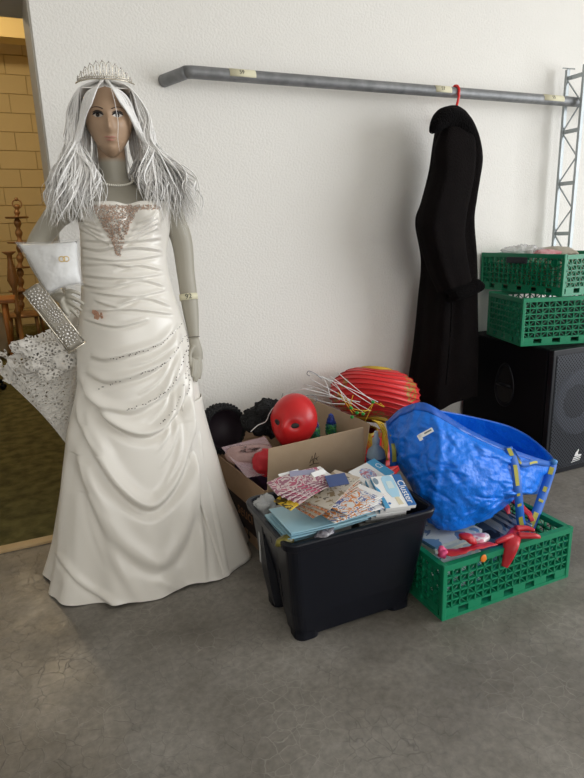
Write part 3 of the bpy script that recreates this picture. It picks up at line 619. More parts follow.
def sheet(name, label, cat, c, L, W, T, rz, rx=0, ry=0, m=PB, group=None, bend=0.0, film=False, trim=None):
    """thin packet: a gently bowed slab"""
    b = MB(); nx, ny = 9, 5; R = Rz(rz)@Rx(rx)@Ry(ry); top = []; bot = []
    for j in range(ny):
        v = (j/(ny-1)-.5)*W
        top.append([(x, v, bend*(1-(2*x/L)**2)+T/2) for x in np.linspace(-L/2, L/2, nx)]); bot.append([(x, v, bend*(1-(2*x/L)**2)-T/2) for x in np.linspace(-L/2, L/2, nx)])
    Pt = np.array(top); Pb = np.array(bot)
    b.grid(Pt); b.grid(Pb[:, ::-1])
    edge = [(0, i) for i in range(nx)]+[(j, nx-1) for j in range(1, ny)]+[(ny-1, i) for i in range(nx-2, -1, -1)]+[(j, 0) for j in range(ny-2, 0, -1)]
    E1 = [[Pb[e] for e in edge], [Pt[e] for e in edge]]; b.grid(E1, True)
    o = bpy.data.objects.new(name, None)
    bpy.data.objects.remove(o)
    o = obj(name, b, m, None, local=True); o.location = tuple(map(float, c)); o.rotation_euler = Matrix(R.tolist()).to_euler()
    tag(o, label, cat, group)
    if film:      # glossy header strip at one end
        q = MB(); q.box((L/2-.018, 0, bend*.12+T/2+.0006), (.032, W*.98, .0012)); obj('header_strip', q, trim or white, o, local=True)
    return o
# two cartons carry the pile
for k, (x, y, s, l) in enumerate((((.775), 1.665, (.20, .24, .315), 'grey carton buried under the blue packets in the bin'), ((1.00), 1.665, (.19, .24, .30), 'grey carton buried under the small white boxes in the bin'))):
    b = MB(); b.box((x, y, .046+s[2]/2), s); tag(obj('carton', b, mat('grey_card', (.25, .24, .22), .8), None, bevel=.003), l, 'box')
z0 = .372
for k in range(6):
    c = onZ(316+random.uniform(-3, 4)+k*1.0, 519-k*1.6, z0+.008*k); sheet('blue_packet', 'pale blue printed packet, %s of the blue stack in the bin' % rank(k, 6), 'packet', c, (.315-.012*(k % 3)), .17, .0035, .04+random.uniform(-.06, .05), .05, 0, PB, 'pale blue packets in the bin', -.004, True, mat('pale_rim', (.55, .66, .70), .4))
for k in range(5):
    c = onZ(347+k*1+random.uniform(-3, 3), 508-k*2.4, z0+.055+.006*k); sheet('white_packet', 'white packet with orange and blue print, %s of its fan' % rank(k, 5), 'packet', c, .205, .11, .003, .16+.06*k, .07, random.uniform(-.05, .06), PW, 'white and orange packets in the bin', .003, True)
for k in range(6):
    c = onZ(325+k*1.5, 500-k*2.2, z0+.072+.007*k); sheet('orange_packet', ('purple and orange', 'brown and cream')[k % 2]+' printed packet, %s of the dark fan' % rank(k, 6), 'packet', c, .205, .10, .003, .30+.05*k, .08, -.06-.02*k, (PO, PG)[k % 2], 'fanned dark packets in the bin', .006, True, mat('tan_rim', (.5, .42, .34), .5))
c = onZ(303, 493, z0+.118); sheet('yellow_packet', 'yellow printed packet on top of the packet pile', 'packet', c, .19, .075, .004, .38, .10, -.10, PYm, None, .007)
for k in range(5):
    c = onZ(312-k*3, 487-k*1.6, z0+.125+.006*k); sheet('pink_packet', 'pink and white printed packet, %s of the pink fan' % rank(k, 5), 'packet', c, .20, .085, .003, .28-.05*k+random.uniform(-.1, .1), .12, -.07, PP, 'pink packets in the bin', .008, True)
for (px, py, dz, rz, mm, lab, l) in ((287, 483, .135, -.2, white, 'small white folded card at the back of the packets', .07), (291, 477, .15, .1, white, 'blank white card standing behind the pink packets', .075), (303, 476, .158, -.3, mat('lilac_print', (.30, .30, .42), .4), 'small lilac packet behind the pink packets', .085), (321, 476, .155, .25, white, 'white paper tag behind the fanned packets', .055), (337, 480, .150, -.1, mat('navy_print', (.05, .08, .20), .4), 'small navy packet behind the fanned packets', .07)):
    sheet('small_card', lab, 'packet', onZ(px, py, z0+dz), l, .045, .004, rz, .5, 0, mm)
tag(obj('plastic_wrap', crumple(onZ(264, 506, .375), (.035, .045, .035), .5, 30, 3, 30), cloudy, smooth=True), 'crumpled clear plastic wrap in the bin corner', 'plastic')
tag(obj('plastic_pouch', crumple(onZ(325, 535, .378), (.035, .018, .018), .5, 40, 5, 30), mat('grey_film', (.35, .34, .36), .2, alpha=.8, noise=(30, (.08, .07, .1), .3)), smooth=True), 'clear grey pouch squeezed at the bin front', 'plastic')
tag(obj('olive_pouch', crumple(onZ(285, 541, .372), (.034, .018, .018), .4, 40, 8, 30), mat('olive_film', (.22, .19, .03), .3, noise=(40, (.08, .07, .02), .3)), smooth=True), 'olive yellow pouch squeezed at the bin front', 'plastic')
# stack of small white and blue boxes leaning at the right end
fc = np.array([1.043, 1.556, .432]); nb = np.array([-.034, -.363, .931]); nb /= np.linalg.norm(nb)
Rf = frame(nb, (.165, .917, .364)); bw, bh, bt = .110, .150, .015
cyan = mat('cyan_print', (.07, .33, .58), .35); deepb = mat('blue_print', (.02, .13, .38), .35); skyb = mat('sky_print', (.38, .62, .78), .4); cream = mat('cream_print', (.66, .60, .42), .5)
def cluster_box(c, R, lab, detail):
    t = thing('small_box', lab, 'box', c-R[:, 2]*.01, 0, 'small white and blue boxes in the bin')
    b = MB(); b.box(c, (bw, bh, bt), R); obj('carton_body', b, white if detail else white, t, bevel=.0012)
    def patch(nm, poly, mm, h=.0008):
        q = MB(); q.prism([c+R@np.array([x, y, bt/2]) for x, y in poly], R[:, 2]*.0, R[:, 2]*h); return obj(nm, q, mm, t)
    for s in (-1, 1): q = MB(); q.box(c+R@np.array([s*(bw/2+.0004), 0, 0]), (.001, bh*.97, bt*.8), R); obj('side_stripe', q, cyan, t)
    q = MB(); q.box(c+R@np.array([-bw/2-.001, -.02, 0]), (.001, .05, bt*.5), R); obj('side_label', q, cream, t)
    if detail:
        st = patch('blue_band', [(bw/2-.03, -bh/2), (bw/2, -bh/2), (bw/2, bh/2), (bw/2-.03, bh/2)], deepb)
        Rt = np.stack([-R[:, 1], R[:, 0], R[:, 2]], 1); text('lettering', 'Cluster', .036, white, t, c+R@np.array([bw/2-.015, -.01, bt/2+.0012]), Rt)
        patch('bottle_print', [(-.022, .06), (-.012, .072), (.014, .072), (.022, .055), (.020, .0), (.014, -.03), (-.014, -.03), (-.024, .0)], skyb)
        patch('bottle_window', [(-.010, .045), (.010, .045), (.012, .01), (-.012, .01)], mat('pale_print2', (.60, .72, .74), .4), .0014)
        patch('stem_print', [(-.006, -.03), (.008, -.03), (.014, -.065), (-.004, -.065)], cream)
        patch('round_mark', [(-.044+.009*math.cos(q), .052+.016*math.sin(q)) for q in np.linspace(0, 2*PI, 14, endpoint=False)], mat('grey_blue_print', (.20, .27, .33), .5))
        patch('corner_stripe', [(-bw/2, -bh/2), (-bw/2+.016, -bh/2), (-bw/2+.01, .01), (-bw/2, .03)], cyan); patch('small_mark', [(-.034+.005*math.cos(q), -.055+.005*math.sin(q)) for q in np.linspace(0, 2*PI, 10, endpoint=False)], deepb)
for k in range(5):
    cluster_box(fc-nb*(bt+.0012)*k-Rf[:, 0]*.013*k+Rf[:, 1]*(.004*k+random.uniform(-.003, .003)), Rf, 'white and blue box with bottle picture, frontmost of the leaning stack' if k == 0 else 'white box with blue edge, %s under the bottle picture box' % ('first', 'second', 'third', 'fourth')[k-1], k == 0)
nb2 = np.array([.05, -.30, .95]); nb2 /= np.linalg.norm(nb2); R2 = frame(nb2, (-.35, 1, .1)); c2 = onZ(371, 474, .43)
t = thing('small_box', 'white and blue box lying flat behind the leaning boxes', 'box', c2-np.array([0, 0, .01]), 0, 'small white and blue boxes in the bin')
b = MB(); b.box(c2, (.15, .10, .018), R2); obj('carton_body', b, white, t, bevel=.0012)
q = MB(); q.box(c2+R2@np.array([.052, 0, .0095]), (.045, .10, .001), R2); obj('blue_band', q, cyan, t)
text('lettering', 'Cl', .032, white, t, c2+R2@np.array([.052, .01, .0105]), np.stack([-R2[:, 1], R2[:, 0], R2[:, 2]], 1))
q = MB(); q.prism([c2+R2@np.array([-.02+.03*math.cos(a), .0+.034*math.sin(a), .009]) for a in np.linspace(0, 2*PI, 16, endpoint=False)], R2[:, 2]*0, R2[:, 2]*.001); obj('round_print', q, print_mat('dotted_print', [(.20, .30, .55), (.60, .62, .72), (.45, .15, .2), (.35, .42, .62)], 60), t)

# ------------------------------------------------------------------ booklets and red things in the floor crate
BKs = [print_mat('booklet_white', [(.60, .61, .60), (.42, .50, .58), (.66, .66, .64)], 12), print_mat('booklet_blue', [(.12, .25, .44), (.52, .58, .62), (.10, .18, .34)], 12), print_mat('booklet_dark', [(.03, .04, .07), (.10, .16, .26), (.02, .02, .03)], 12), print_mat('booklet_cream', [(.55, .52, .42), (.66, .64, .58), (.30, .33, .30)], 12)]
for k in range(13):
    sheet('booklet', 'thin %s booklet, %s of the flat pile in the floor crate' % (('blue', 'white', 'cream', 'white')[k % 4], rank(k, 13)), 'booklet', (1.292+random.uniform(-.012, .012), 1.585+random.uniform(-.012, .012)+.001*k, .024+.0152*k), .235, .165, .013, random.uniform(-.12, .16), 0, 0, BKs[(1, 0, 3, 0)[k % 4]], 'flat booklets in the floor crate')
xb = 1.425
for k in range(11):
    a = math.radians(26+3.4*k); sheet('disc_case', 'thin %s case, %s in the fanned row counted from the flat booklets' % (('dark', 'white', 'blue', 'dark', 'white')[k % 5], 'first' if k == 0 else ORD[k]), 'case', (xb+.0675*math.cos(a), 1.57+.004*math.sin(k*2.1), .088+.0675*math.sin(a)), .135, .185, .006, 0, 0, -a, BKs[(2, 0, 1, 2, 0)[k % 5]], 'fanned cases in the floor crate'); xb += .0082/math.sin(a)
redr = mat('red_rubber', (.52, .018, .03), .35, noise=(18, (.40, .012, .02), .4)); pinkf = mat('pink_foil', (.70, .08, .22), .3)
def ribbonish(name, label, cat, pts, rad, m, flat=.28, seg=12):
    b = MB(); b.tube(crom(pts, 30), crom([[r] for r in rad], 30)[:, 0], seg, flat); b.v = [tuple(np.array(p)+.006*np.array([fbm(p, 30, 2), fbm((p[1], p[2], p[0]), 30, 2), fbm((p[2], p[0], p[1]), 30, 2)])) for p in b.v]; return tag(obj(name, b, m, None, smooth=True), label, cat)
K = lambda x, y, z: onZ(x, y, z)
cz = .212
t = thing('rubber_glove', 'red rubber glove hanging over the front rim of the crate', 'glove', K(494, 560, cz))
b = MB(); fr = CY0-.004
b.tube(crom([(1.50, 1.44, .232), (1.46, 1.41, .228), (1.425, 1.383, .226), (1.412, 1.374, .212), (1.40, 1.370, .18), (1.385, 1.368, .15)], 26), crom([[.016], [.026], [.028], [.025], [.018], [.011]], 26)[:, 0], 12, .5); obj('palm', b, redr, t, smooth=True)
for p in ([(1.47, 1.40, .234), (1.52, 1.375, .232), (1.545, 1.372, .222)], [(1.44, 1.40, .238), (1.40, 1.395, .240), (1.37, 1.40, .232)], [(1.49, 1.43, .240), (1.53, 1.42, .238), (1.55, 1.40, .232)]):
    b = MB(); b.tube(crom(p, 12), np.linspace(.014, .007, 12), 8); obj('finger', b, redr, t, smooth=True)
ribbonish('rubber_hose', 'red flat rubber strip lying along the crate rim', 'rubber strip', [(1.17, 1.45, .228), (1.20, 1.415, .232), (1.26, 1.402, .236), (1.33, 1.398, .236), (1.365, 1.392, .230)], [.024, .022, .016, .014, .010], redr)
ribbonish('red_balloon', 'limp red balloon beside the pink foil in the crate', 'balloon', [(1.275, 1.47, .238), (1.27, 1.44, .262), (1.285, 1.425, .248), (1.31, 1.43, .232)], [.008, .020, .018, .008], redr, .7)
tag(obj('pink_foil', crumple((1.168, 1.435, .230), (.014, .018, .020), .6, 55, 2, 24), pinkf, smooth=True), 'shiny pink foil ball in the crate corner', 'foil')
tag(obj('pink_paper', crumple((1.335, 1.445, .235), (.04, .03, .016), .35, 30, 12, 30), print_mat('pink_white_print', [(.68, .30, .36), (.70, .62, .62), (.60, .20, .28)], 30), smooth=True), 'crumpled pink and white paper in the floor crate', 'paper')
tag(obj('orange_tag', crumple((1.30, 1.379, .200), (.014, .004, .014), .3, 40, 15, 16), mat('orange_foil', (.75, .20, .02), .4), smooth=True), 'small orange scrap at the crate front lattice', 'scrap')
for k, (p, r) in enumerate(([[(1.55, 1.70, .215), (1.575, 1.66, .245), (1.60, 1.61, .235), (1.585, 1.56, .22)], [.012, .022, .022, .010]], [[(1.62, 1.69, .22), (1.645, 1.62, .24), (1.655, 1.55, .225), (1.65, 1.50, .20)], [.010, .018, .018, .010]])):
    ribbonish('red_glove', ('red rubber strap between the blue bag handles in the crate', 'red rubber strap at the short end of the crate')[k], 'rubber strap', p, r, redr)

# things in the two upper crates
tag(obj('red_package', crumple((2.60, 2.42, SH+.256+.205), (.10, .05, .022), .25, 22, 2, 30), mat('dusty_red', (.42, .06, .08), .4, noise=(20, (.62, .35, .36), .3)), smooth=True), 'dusty red package in clear film in the topmost crate', 'package')
tag(obj('film_bag', crumple((2.56, 2.56, SH+.256+.215), (.07, .13, .035), .45, 22, 6, 44), mat('bright_film', (.80, .80, .80), .15, alpha=.45, spec=.9), smooth=True), 'crinkled clear film bag on the topmost crate', 'plastic')
tag(obj('paper_bag', crumple((2.73, 2.50, SH+.256+.200), (.09, .16, .035), .25, 12, 9, 40), mat('grey_tan_paper', (.40, .36, .29), .7), smooth=True), 'tan paper package at the rack side of the topmost crate', 'package')
b = MB(); b.box((2.66, 2.49, SH+.256+.095), (.30, .48, .14)); tag(obj('carton', b, mat('brown_carton', (.30, .22, .15), .8), None, bevel=.004), 'brown carton inside the topmost green crate', 'box')
b = MB(); b.box((0, 0, 0), (.42, .28, .17)); o = tag(obj('carton', b, mat('dark_carton', (.05, .05, .05), .8), None, bevel=.004), 'dark carton inside the lower stacked green crate', 'box'); o.location = (cr1.location[0], cr1.location[1], SH+.105); o.rotation_euler = (0, 0, -.30)

# ------------------------------------------------------------------ blue carrier bag
bagm = mat('blue_woven_plastic', (.005, .155, .74), .33, spec=.45, noise=(5, (.007, .20, .82), .6), bump=(60, .45, .012, 4))
bagin = mat('blue_strap', (.012, .11, .46), .5)
T0 = onY(470, 520, 1.65)
t = thing('carrier_bag', 'large crinkled blue woven carrier bag resting on the floor crate', 'bag', T0)
rim = [(387, 424, 1.90), (400, 411, 1.82), (419, 404, 1.75), (434, 408, 1.70), (470, 431, 1.64), (512, 450, 1.62), (552, 462, 1.66), (540, 446, 1.78), (512, 428, 1.90), (470, 417, 1.98), (432, 411, 2.00), (400, 414, 1.98)]
mid1 = [(390, 440, 1.88), (398, 434, 1.79), (418, 428, 1.69), (436, 432, 1.62), (470, 446, 1.56), (510, 462, 1.55), (546, 472, 1.64), (536, 470, 1.78), (510, 455, 1.93), (470, 440, 2.02), (432, 432, 2.02), (402, 436, 1.98)]
mid2 = [(400, 468, 1.86), (406, 470, 1.74), (421, 472, 1.62), (440, 472, 1.54), (475, 480, 1.49), (510, 490, 1.50), (538, 492, 1.62), (528, 490, 1.76), (505, 482, 1.88), (470, 474, 1.94), (438, 470, 1.94), (412, 470, 1.92)]
mid3 = [(420, 500, 1.76), (424, 508, 1.67), (432, 512, 1.58), (450, 513, 1.52), (480, 506, 1.49), (506, 499, 1.52), (520, 496, 1.60), (514, 498, 1.70), (497, 502, 1.76), (470, 500, 1.79), (446, 500, 1.80), (430, 498, 1.80)]
bot = [(428, 524, 1.66), (431, 531, 1.61), (440, 534, 1.57), (456, 533, 1.54), (476, 525, 1.54), (492, 516, 1.56), (502, 511, 1.60), (500, 512, 1.63), (490, 520, 1.66), (472, 522, 1.68), (452, 523, 1.69), (436, 523, 1.68)]
NB = 110
loops = [crom(px3(l), 180, True) for l in (rim, mid1, mid2, mid3, bot)]
loops = np.array([crom([lp[k] for lp in loops], NB) for k in range(180)]).transpose(1, 0, 2)
cent = loops.mean(axis=1, keepdims=True)
for i in range(NB):
    for k in range(180):
        p = loops[i, k]; d = p-cent[i, 0]; d /= np.linalg.norm(d)+1e-9; f = .25+min(1, i/26)
        fold = 1-abs(fbm(p+np.array([0, 0, 5.]), 5.5, 2)); cr = fbm(p*np.array([1, 1, 1.0]), 17, 3)
        loops[i, k] = p+d*(f*(.020*(fold-.75)+.008*cr))
        loops[i, k, 2] = max(loops[i, k, 2], .232 if loops[i, k, 1] < 1.80 else .02)
ridges = [([(434, 408), (441, 440), (437, 480), (431, 522)], .012, 5), ([(418, 405), (409, 436), (414, 470), (428, 520)], .010, 5), ([(440, 420), (480, 446), (524, 468)], .008, 4), ([(402, 412), (398, 440), (406, 468)], .006, 4), ([(445, 470), (470, 500), (500, 515)], .008, 5), ([(505, 450), (500, 480), (480, 520)], .008, 5), ([(525, 465), (515, 490), (505, 515)], .008, 5)]
rq = random.Random(5)
for k in range(85):
    x, y = rq.uniform(400, 535), rq.uniform(425, 525); a = rq.uniform(0, PI); l = rq.uniform(8, 22); ridges.append(([(x-l*math.cos(a), y-l*math.sin(a)), (x+rq.uniform(-4, 4), y+rq.uniform(-4, 4)), (x+l*math.cos(a), y+l*math.sin(a))], rq.choice((-1, 1))*rq.uniform(.003, .0075), rq.uniform(1.8, 3.6)))
dl = np.asarray(loops)-CAM; wl_ = dl@FW; lp2 = np.stack([292+F*(dl@RT)/wl_, 389-F*(dl@UP)/wl_], -1); nl = loops-cent; nl /= np.linalg.norm(nl, axis=2, keepdims=True)+1e-9; fc2 = np.clip(-(nl@FW)*3, 0, 1)
for pts_, A, w in ridges:
    C_ = crom([(*p, 0) for p in pts_], 60)[:, :2]; dd_ = np.sqrt(((lp2[:, :, None, :]-C_)**2).sum(-1)).min(2); loops += nl*(A*np.maximum(0, 1-dd_/w)*fc2*np.clip(np.arange(NB)/6, 0, 1)[:, None])[:, :, None]
loops[:, :, 2] = np.where(loops[:, :, 1] < 1.80, np.maximum(loops[:, :, 2], .232), loops[:, :, 2])
b = MB(); b.grid(loops, True); b.f.append(tuple(range((NB-1)*180, NB*180))); b.m.append(0)
obj('bag_body', b, bagm, t, smooth=True, solid=.0015)
# folded hem along the opening
b = MB(); hem = []
for i in (0, 3, 7, 11): q = loops[i].copy(); dd = q-cent[i]; dd /= np.linalg.norm(dd, axis=1)[:, None]; hem.append(q+dd*.0035+np.array([0, 0, .004 if i == 0 else 0]))
b.grid(hem, True); obj('hem_band', b, mat('blue_hem', (.010, .10, .50), .32, spec=.6, bump=(30, .3, .01)), t, smooth=True, solid=.002)
def strap(name, pts, w, m, par, side=(1, 0, 0), wv=None):
    P = crom(pts, 40); b = MB(); s = np.array(side, float); s /= np.linalg.norm(s)
    row = []
    for i in range(40):
        tg = P[min(i+1, 39)]-P[max(i-1, 0)]; tg /= np.linalg.norm(tg)+1e-9; q = s-tg*(s@tg); q /= np.linalg.norm(q); row.append([P[i]-q*w/2, P[i], P[i]+q*w/2])
    b.grid(row); return obj(name, b, m, par, smooth=True, solid=.002), row
yel = mat('strap_yellow', (.42, .38, .06), .5)
def marks(par, row, spans, lift):
    for a0, a1, f in spans:
        seg = np.array(row[a0:a1+1]); c = seg[:, 1]; q = (seg[:, 2]-seg[:, 0])*.5*f; b = MB(); b.grid([[c[i]-q[i]+lift, c[i]+q[i]+lift] for i in range(len(c))]); obj('yellow_mark', b, yel, par, solid=.0008)
vd = -FW*.003
s1, r1 = strap('handle', px3([(508, 447, 1.585), (514, 462, 1.54), (517, 482, 1.50), (519, 502, 1.49), (521, 522, 1.50), (525, 535, 1.505)]), .034, bagin, t, (1, -.2, .1)); marks(s1, r1, ((1, 5, .5), (9, 17, .45), (20, 21, .4), (24, 25, .5), (29, 36, .5)), vd)
s2, r2 = strap('handle', px3([(524, 538, 1.505), (530, 528, 1.51), (538, 508, 1.535), (545, 488, 1.57), (551, 470, 1.63), (553, 461, 1.65)]), .036, bagin, t, (1, -.2, .2)); marks(s2, r2, ((3, 14, .5), (18, 19, .5), (22, 24, .4), (29, 33, .5)), vd)
s3, r3 = strap('handle', px3([(390, 421, 1.885), (392, 436, 1.84), (394, 452, 1.81), (394, 466, 1.82)]), .034, bagin, t, (1, -.3, 0)); marks(s3, r3, ((5, 6, .5), (12, 13, .5), (19, 34, .5)), vd)
s4, r4 = strap('handle_stitching', px3([(512, 450, 1.575), (522, 464, 1.54), (536, 462, 1.58), (549, 464, 1.64)]), .022, bagin, t, (0, .3, 1)); marks(s4, r4, ((6, 12, .4), (20, 27, .4)), vd)
b = MB(); c = onY(554, 462, 1.645); b.ball(c, (.016, .014, .014), 12); b.v = [tuple(np.array(p)+.004*fbm(p, 60, 2)) for p in b.v]; obj('knot', b, mat('pale_blue_knot', (.05, .22, .52), .5), t, smooth=True)
c = onY(426, 433, 1.60); Rt = frame(-ray(426, 433), (0, 0, 1))@Rz(.55); b = MB(); b.box(c, (.055, .016, .0012), Rt); b.box(c+Rt@np.array([-.026, -.004, 0]), (.014, .022, .0012), Rt); tg_ = obj('white_tag', b, white, t); text('tag_print', 'ikca'[:2], .001, ink, tg_, c, Rt) if False else None
b = MB(); b.box(c+Rt@np.array([.008, .001, .001]), (.028, .005, .0006), Rt); obj('tag_print', b, mat('grey_print', (.2, .2, .2), .6), tg_)

# ------------------------------------------------------------------ mannequin
def proj(P):
    d = np.asarray(P)-CAM; w = d@FW; return np.stack([292+F*(d@RT)/w, 389-F*(d@UP)/w], -1)
MX, MY = .325, 2.24
man = thing('mannequin', 'female mannequin in ivory wedding gown with long white wig', 'mannequin', (MX, MY, 0))
body = MB()
def rings(rows, n=40):
    P = [[(cx+w*math.cos(a), cy+d*math.sin(a), z) for a in np.linspace(0, 2*PI, n, endpoint=False)] for z, w, d, cx, cy in rows]
    body.grid(P, True); k = len(body.v); body.f.append(tuple(range(k-len(rows)*n, k-len(rows)*n+n))); body.m.append(0); body.f.append(tuple(range(k-n, k))); body.m.append(0)
HC = np.array([.322, 2.205, 1.690]); HY = math.radians(-10)
rings([(tuple(r)) for r in crom([(1.62, .046, .050, .322, 2.235), (1.56, .046, .049, .323, 2.24), (1.505, .050, .050, .324, 2.245), (1.48, .085, .058, MX, 2.248), (1.455, .145, .066, MX, 2.248), (1.425, .172, .085, MX, 2.243), (1.385, .148, .100, MX, MY), (1.33, .132, .10, MX, MY), (1.26, .128, .092, MX, MY), (1.18, .122, .088, MX, MY), (1.08, .148, .105, MX, MY), (.95, .168, .12, MX, MY), (.86, .165, .12, MX, MY)], 50)])
for s in (-1, 1):
    body.tube(crom([(MX+s*.082, MY, .90), (MX+s*.080, MY-.01, .62), (MX+s*.070, MY, .47), (MX+s*.066, MY+.02, .25), (MX+s*.062, MY+.02, .08), (MX+s*.062, MY-.02, .03)], 24), crom([[.088], [.066], [.050], [.048], [.030], [.032]], 24)[:, 0], 20)
    body.tube([(MX+s*.062, MY+.03, .05), (MX+s*.064, MY-.05, .032), (MX+s*.068, MY-.13, .022)], [.03, .032, .022], 14, .8)
def limb(pts, rad): body.tube(crom(pts, 36), crom([[r] for r in rad], 36)[:, 0], 20)
# hanging left arm
Lw = onY(194, 338, 2.20)
limb([(MX+.135, MY+.005, 1.435), (MX+.178, MY+.008, 1.405), onY(181, 238, 2.25), onY(186, 275, 2.245), onY(190, 305, 2.225), Lw], [.045, .046, .040, .034, .032, .0195])
# bent right arm
El = onY(36, 250, 2.30); Rw = onY(58, 296, 2.13)
limb([(MX-.135, MY+.005, 1.435), (MX-.178, MY+.030, 1.405), onY(52, 222, 2.30), El, onY(46, 275, 2.21), Rw], [.045, .045, .040, .035, .031, .020])
def finger(pts, r0=.0080, r1=.0060): body.tube(crom(pts, 14), np.linspace(r0, r1, 14), 10)
# left hand, relaxed
def Lp(x, y, dy=0): return onY(x, y, 2.195+dy)
body.tube(crom([Lw, Lp(195, 345), Lp(196, 353), Lp(196.5, 360)], 14), crom([[.019], [.024], [.028], [.026]], 14)[:, 0], 14, .55)
for pl in ([(199.5, 358, -.005), (201, 366, -.012), (200.5, 373, -.02), (199, 379, -.024)], [(197.5, 359, -.012), (198.5, 368, -.022), (197.5, 376, -.03), (196, 382, -.034)], [(195, 359, -.018), (195.5, 368, -.03), (195, 376, -.038), (193.5, 381, -.04)], [(192.8, 358, -.024), (192.8, 365, -.036), (192.6, 372, -.043), (191.8, 377, -.045)]): finger([Lp(*p) for p in pl])
finger([Lp(193, 346, -.01), Lp(190, 353, -.022), Lp(189.5, 360, -.03), Lp(190.5, 366, -.034)], .0105, .007)
# right hand spread on the gown
def Rp(x, y, dy=0): return onY(x, y, 2.09+dy)
body.tube(crom([Rw, Rp(62, 298, .02), Rp(67, 300, .005)], 12), crom([[.020], [.027], [.028]], 12)[:, 0], 14, .6)
for pl in ([(65, 292, 0), (70, 291, -.008), (75.5, 292, -.010), (80.5, 294.5, -.002)], [(65.5, 296.5, 0), (71, 297, -.010), (77.5, 300, -.012), (83.5, 304, -.002)], [(65.5, 301, 0), (70.5, 302.5, -.010), (76.5, 306.5, -.012), (81.5, 310.5, -.002)], [(64.5, 305, 0), (69, 307.5, -.008), (74, 312, -.010), (78, 317, -.002)]): finger([Rp(*p) for p in pl], .0082, .0058)
finger([Rp(61, 300, 0), Rp(63, 307, -.012), Rp(66, 312, -.014), Rp(69, 315, -.008)], .0095, .007)
# head
def head_local():
    P = []; nv, nu = 72, 96
    for i in range(nv+1):
        v = PI*i/nv; row = []
        for k in range(nu):
            a = 2*PI*k/nu; x, y, z = math.sin(v)*math.sin(a), -math.sin(v)*math.cos(a), math.cos(v)   # a=0 is the face
            zz = z*.118; w = .076; d = .096
            if z < 0: w *= 1-.34*(-z)**1.7; 
            px_, py_ = x*w, y*d
            if z < -.1:                                   # jaw narrows and moves forward
                py_ = py_*(1-.12*(-z)) - .020*(-z)**1.5*(1 if y < 0 else 2.0)
            if y < 0:
                g = lambda cx, cz, sx, sz, A: A*math.exp(-((px_-cx)/sx)**2-((zz-cz)/sz)**2)
                dy = 0
                dy += g(0, -.030, .0105, .016, .020)+g(0, -.010, .0085, .020, .011)+g(0, -.037, .016, .008, .006)   # nose
                dy -= g(.031, .002, .017, .012, .010)+g(-.031, .002, .017, .012, .010)                             # sockets
                dy += g(.030, .020, .024, .008, .004)+g(-.030, .020, .024, .008, .004)                             # brows
                dy += g(.042, -.025, .02, .02, .004)+g(-.042, -.025, .02, .02, .004)                               # cheeks
                dy += g(0, -.0615, .019, .0055, .0065)+g(0, -.0715, .016, .0055, .0065)-g(0, -.0665, .02, .0022, .003)
                dy += g(0, -.097, .018, .014, .007)-g(0, -.083, .02, .006, .003)
                py_ -= dy
            row.append((px_, py_, zz))
        P.append(row)
    return np.array(P)
HP = head_local(); Rhd = Rz(HY)@Rx(math.radians(2)); flat = HP.reshape(-1, 3); frontv = flat[flat[:, 1] < -.01]
def face_at(x, z, lift=.0): 
    d2 = (frontv[:, 0]-x)**2+(frontv[:, 2]-z)**2; idx = np.argsort(d2)[:4]; w = 1/(d2[idx]+1e-7); y = (frontv[idx, 1]*w).sum()/w.sum(); return HC+Rhd@np.array([x, y-lift, z])
body.grid(HP@Rhd.T+HC, True)
tmp = obj('body_tmp', body, skin); md = tmp.modifiers.new('r', 'REMESH'); md.mode = 'VOXEL'; md.voxel_size = .0034; md.adaptivity = 0
ms = tmp.modifiers.new('s', 'SMOOTH'); ms.factor = .5; ms.iterations = 2
dg = bpy.context.evaluated_depsgraph_get(); dg.update(); me = bpy.data.meshes.new_from_object(tmp.evaluated_get(dg)); bpy.data.objects.remove(tmp)
co = np.empty(len(me.vertices)*3); me.vertices.foreach_get('co', co); co = co.reshape(-1, 3)-wloc(man); me.vertices.foreach_set('co', co.ravel()); me.polygons.foreach_set('use_smooth', [True]*len(me.polygons)); me.name = 'body'
def skin_material():
    N, L = skin.node_tree.nodes, skin.node_tree.links; bs = N['Principled BSDF']; tc = N.new('ShaderNodeTexCoord'); sp = N.new('ShaderNodeSeparateXYZ'); L.new(tc.outputs['Object'], sp.inputs[0])
    r = N.new('ShaderNodeMapRange'); r.inputs[1].default_value = 1.556; r.inputs[2].default_value = 1.574; L.new(sp.outputs[2], r.inputs[0])
    x = N.new('ShaderNodeMix'); x.data_type = 'RGBA'; L.new(r.outputs[0], x.inputs[0]); x.inputs[6].default_value = (.36, .335, .275, 1); x.inputs[7].default_value = (.40, .265, .17, 1); L.new(x.outputs[2], bs.inputs['Base Color'])
skin_material(); me.materials.clear(); me.materials.append(skin)
bo_ = bpy.data.objects.new('body', me); COL.objects.link(bo_); bo_.parent = man
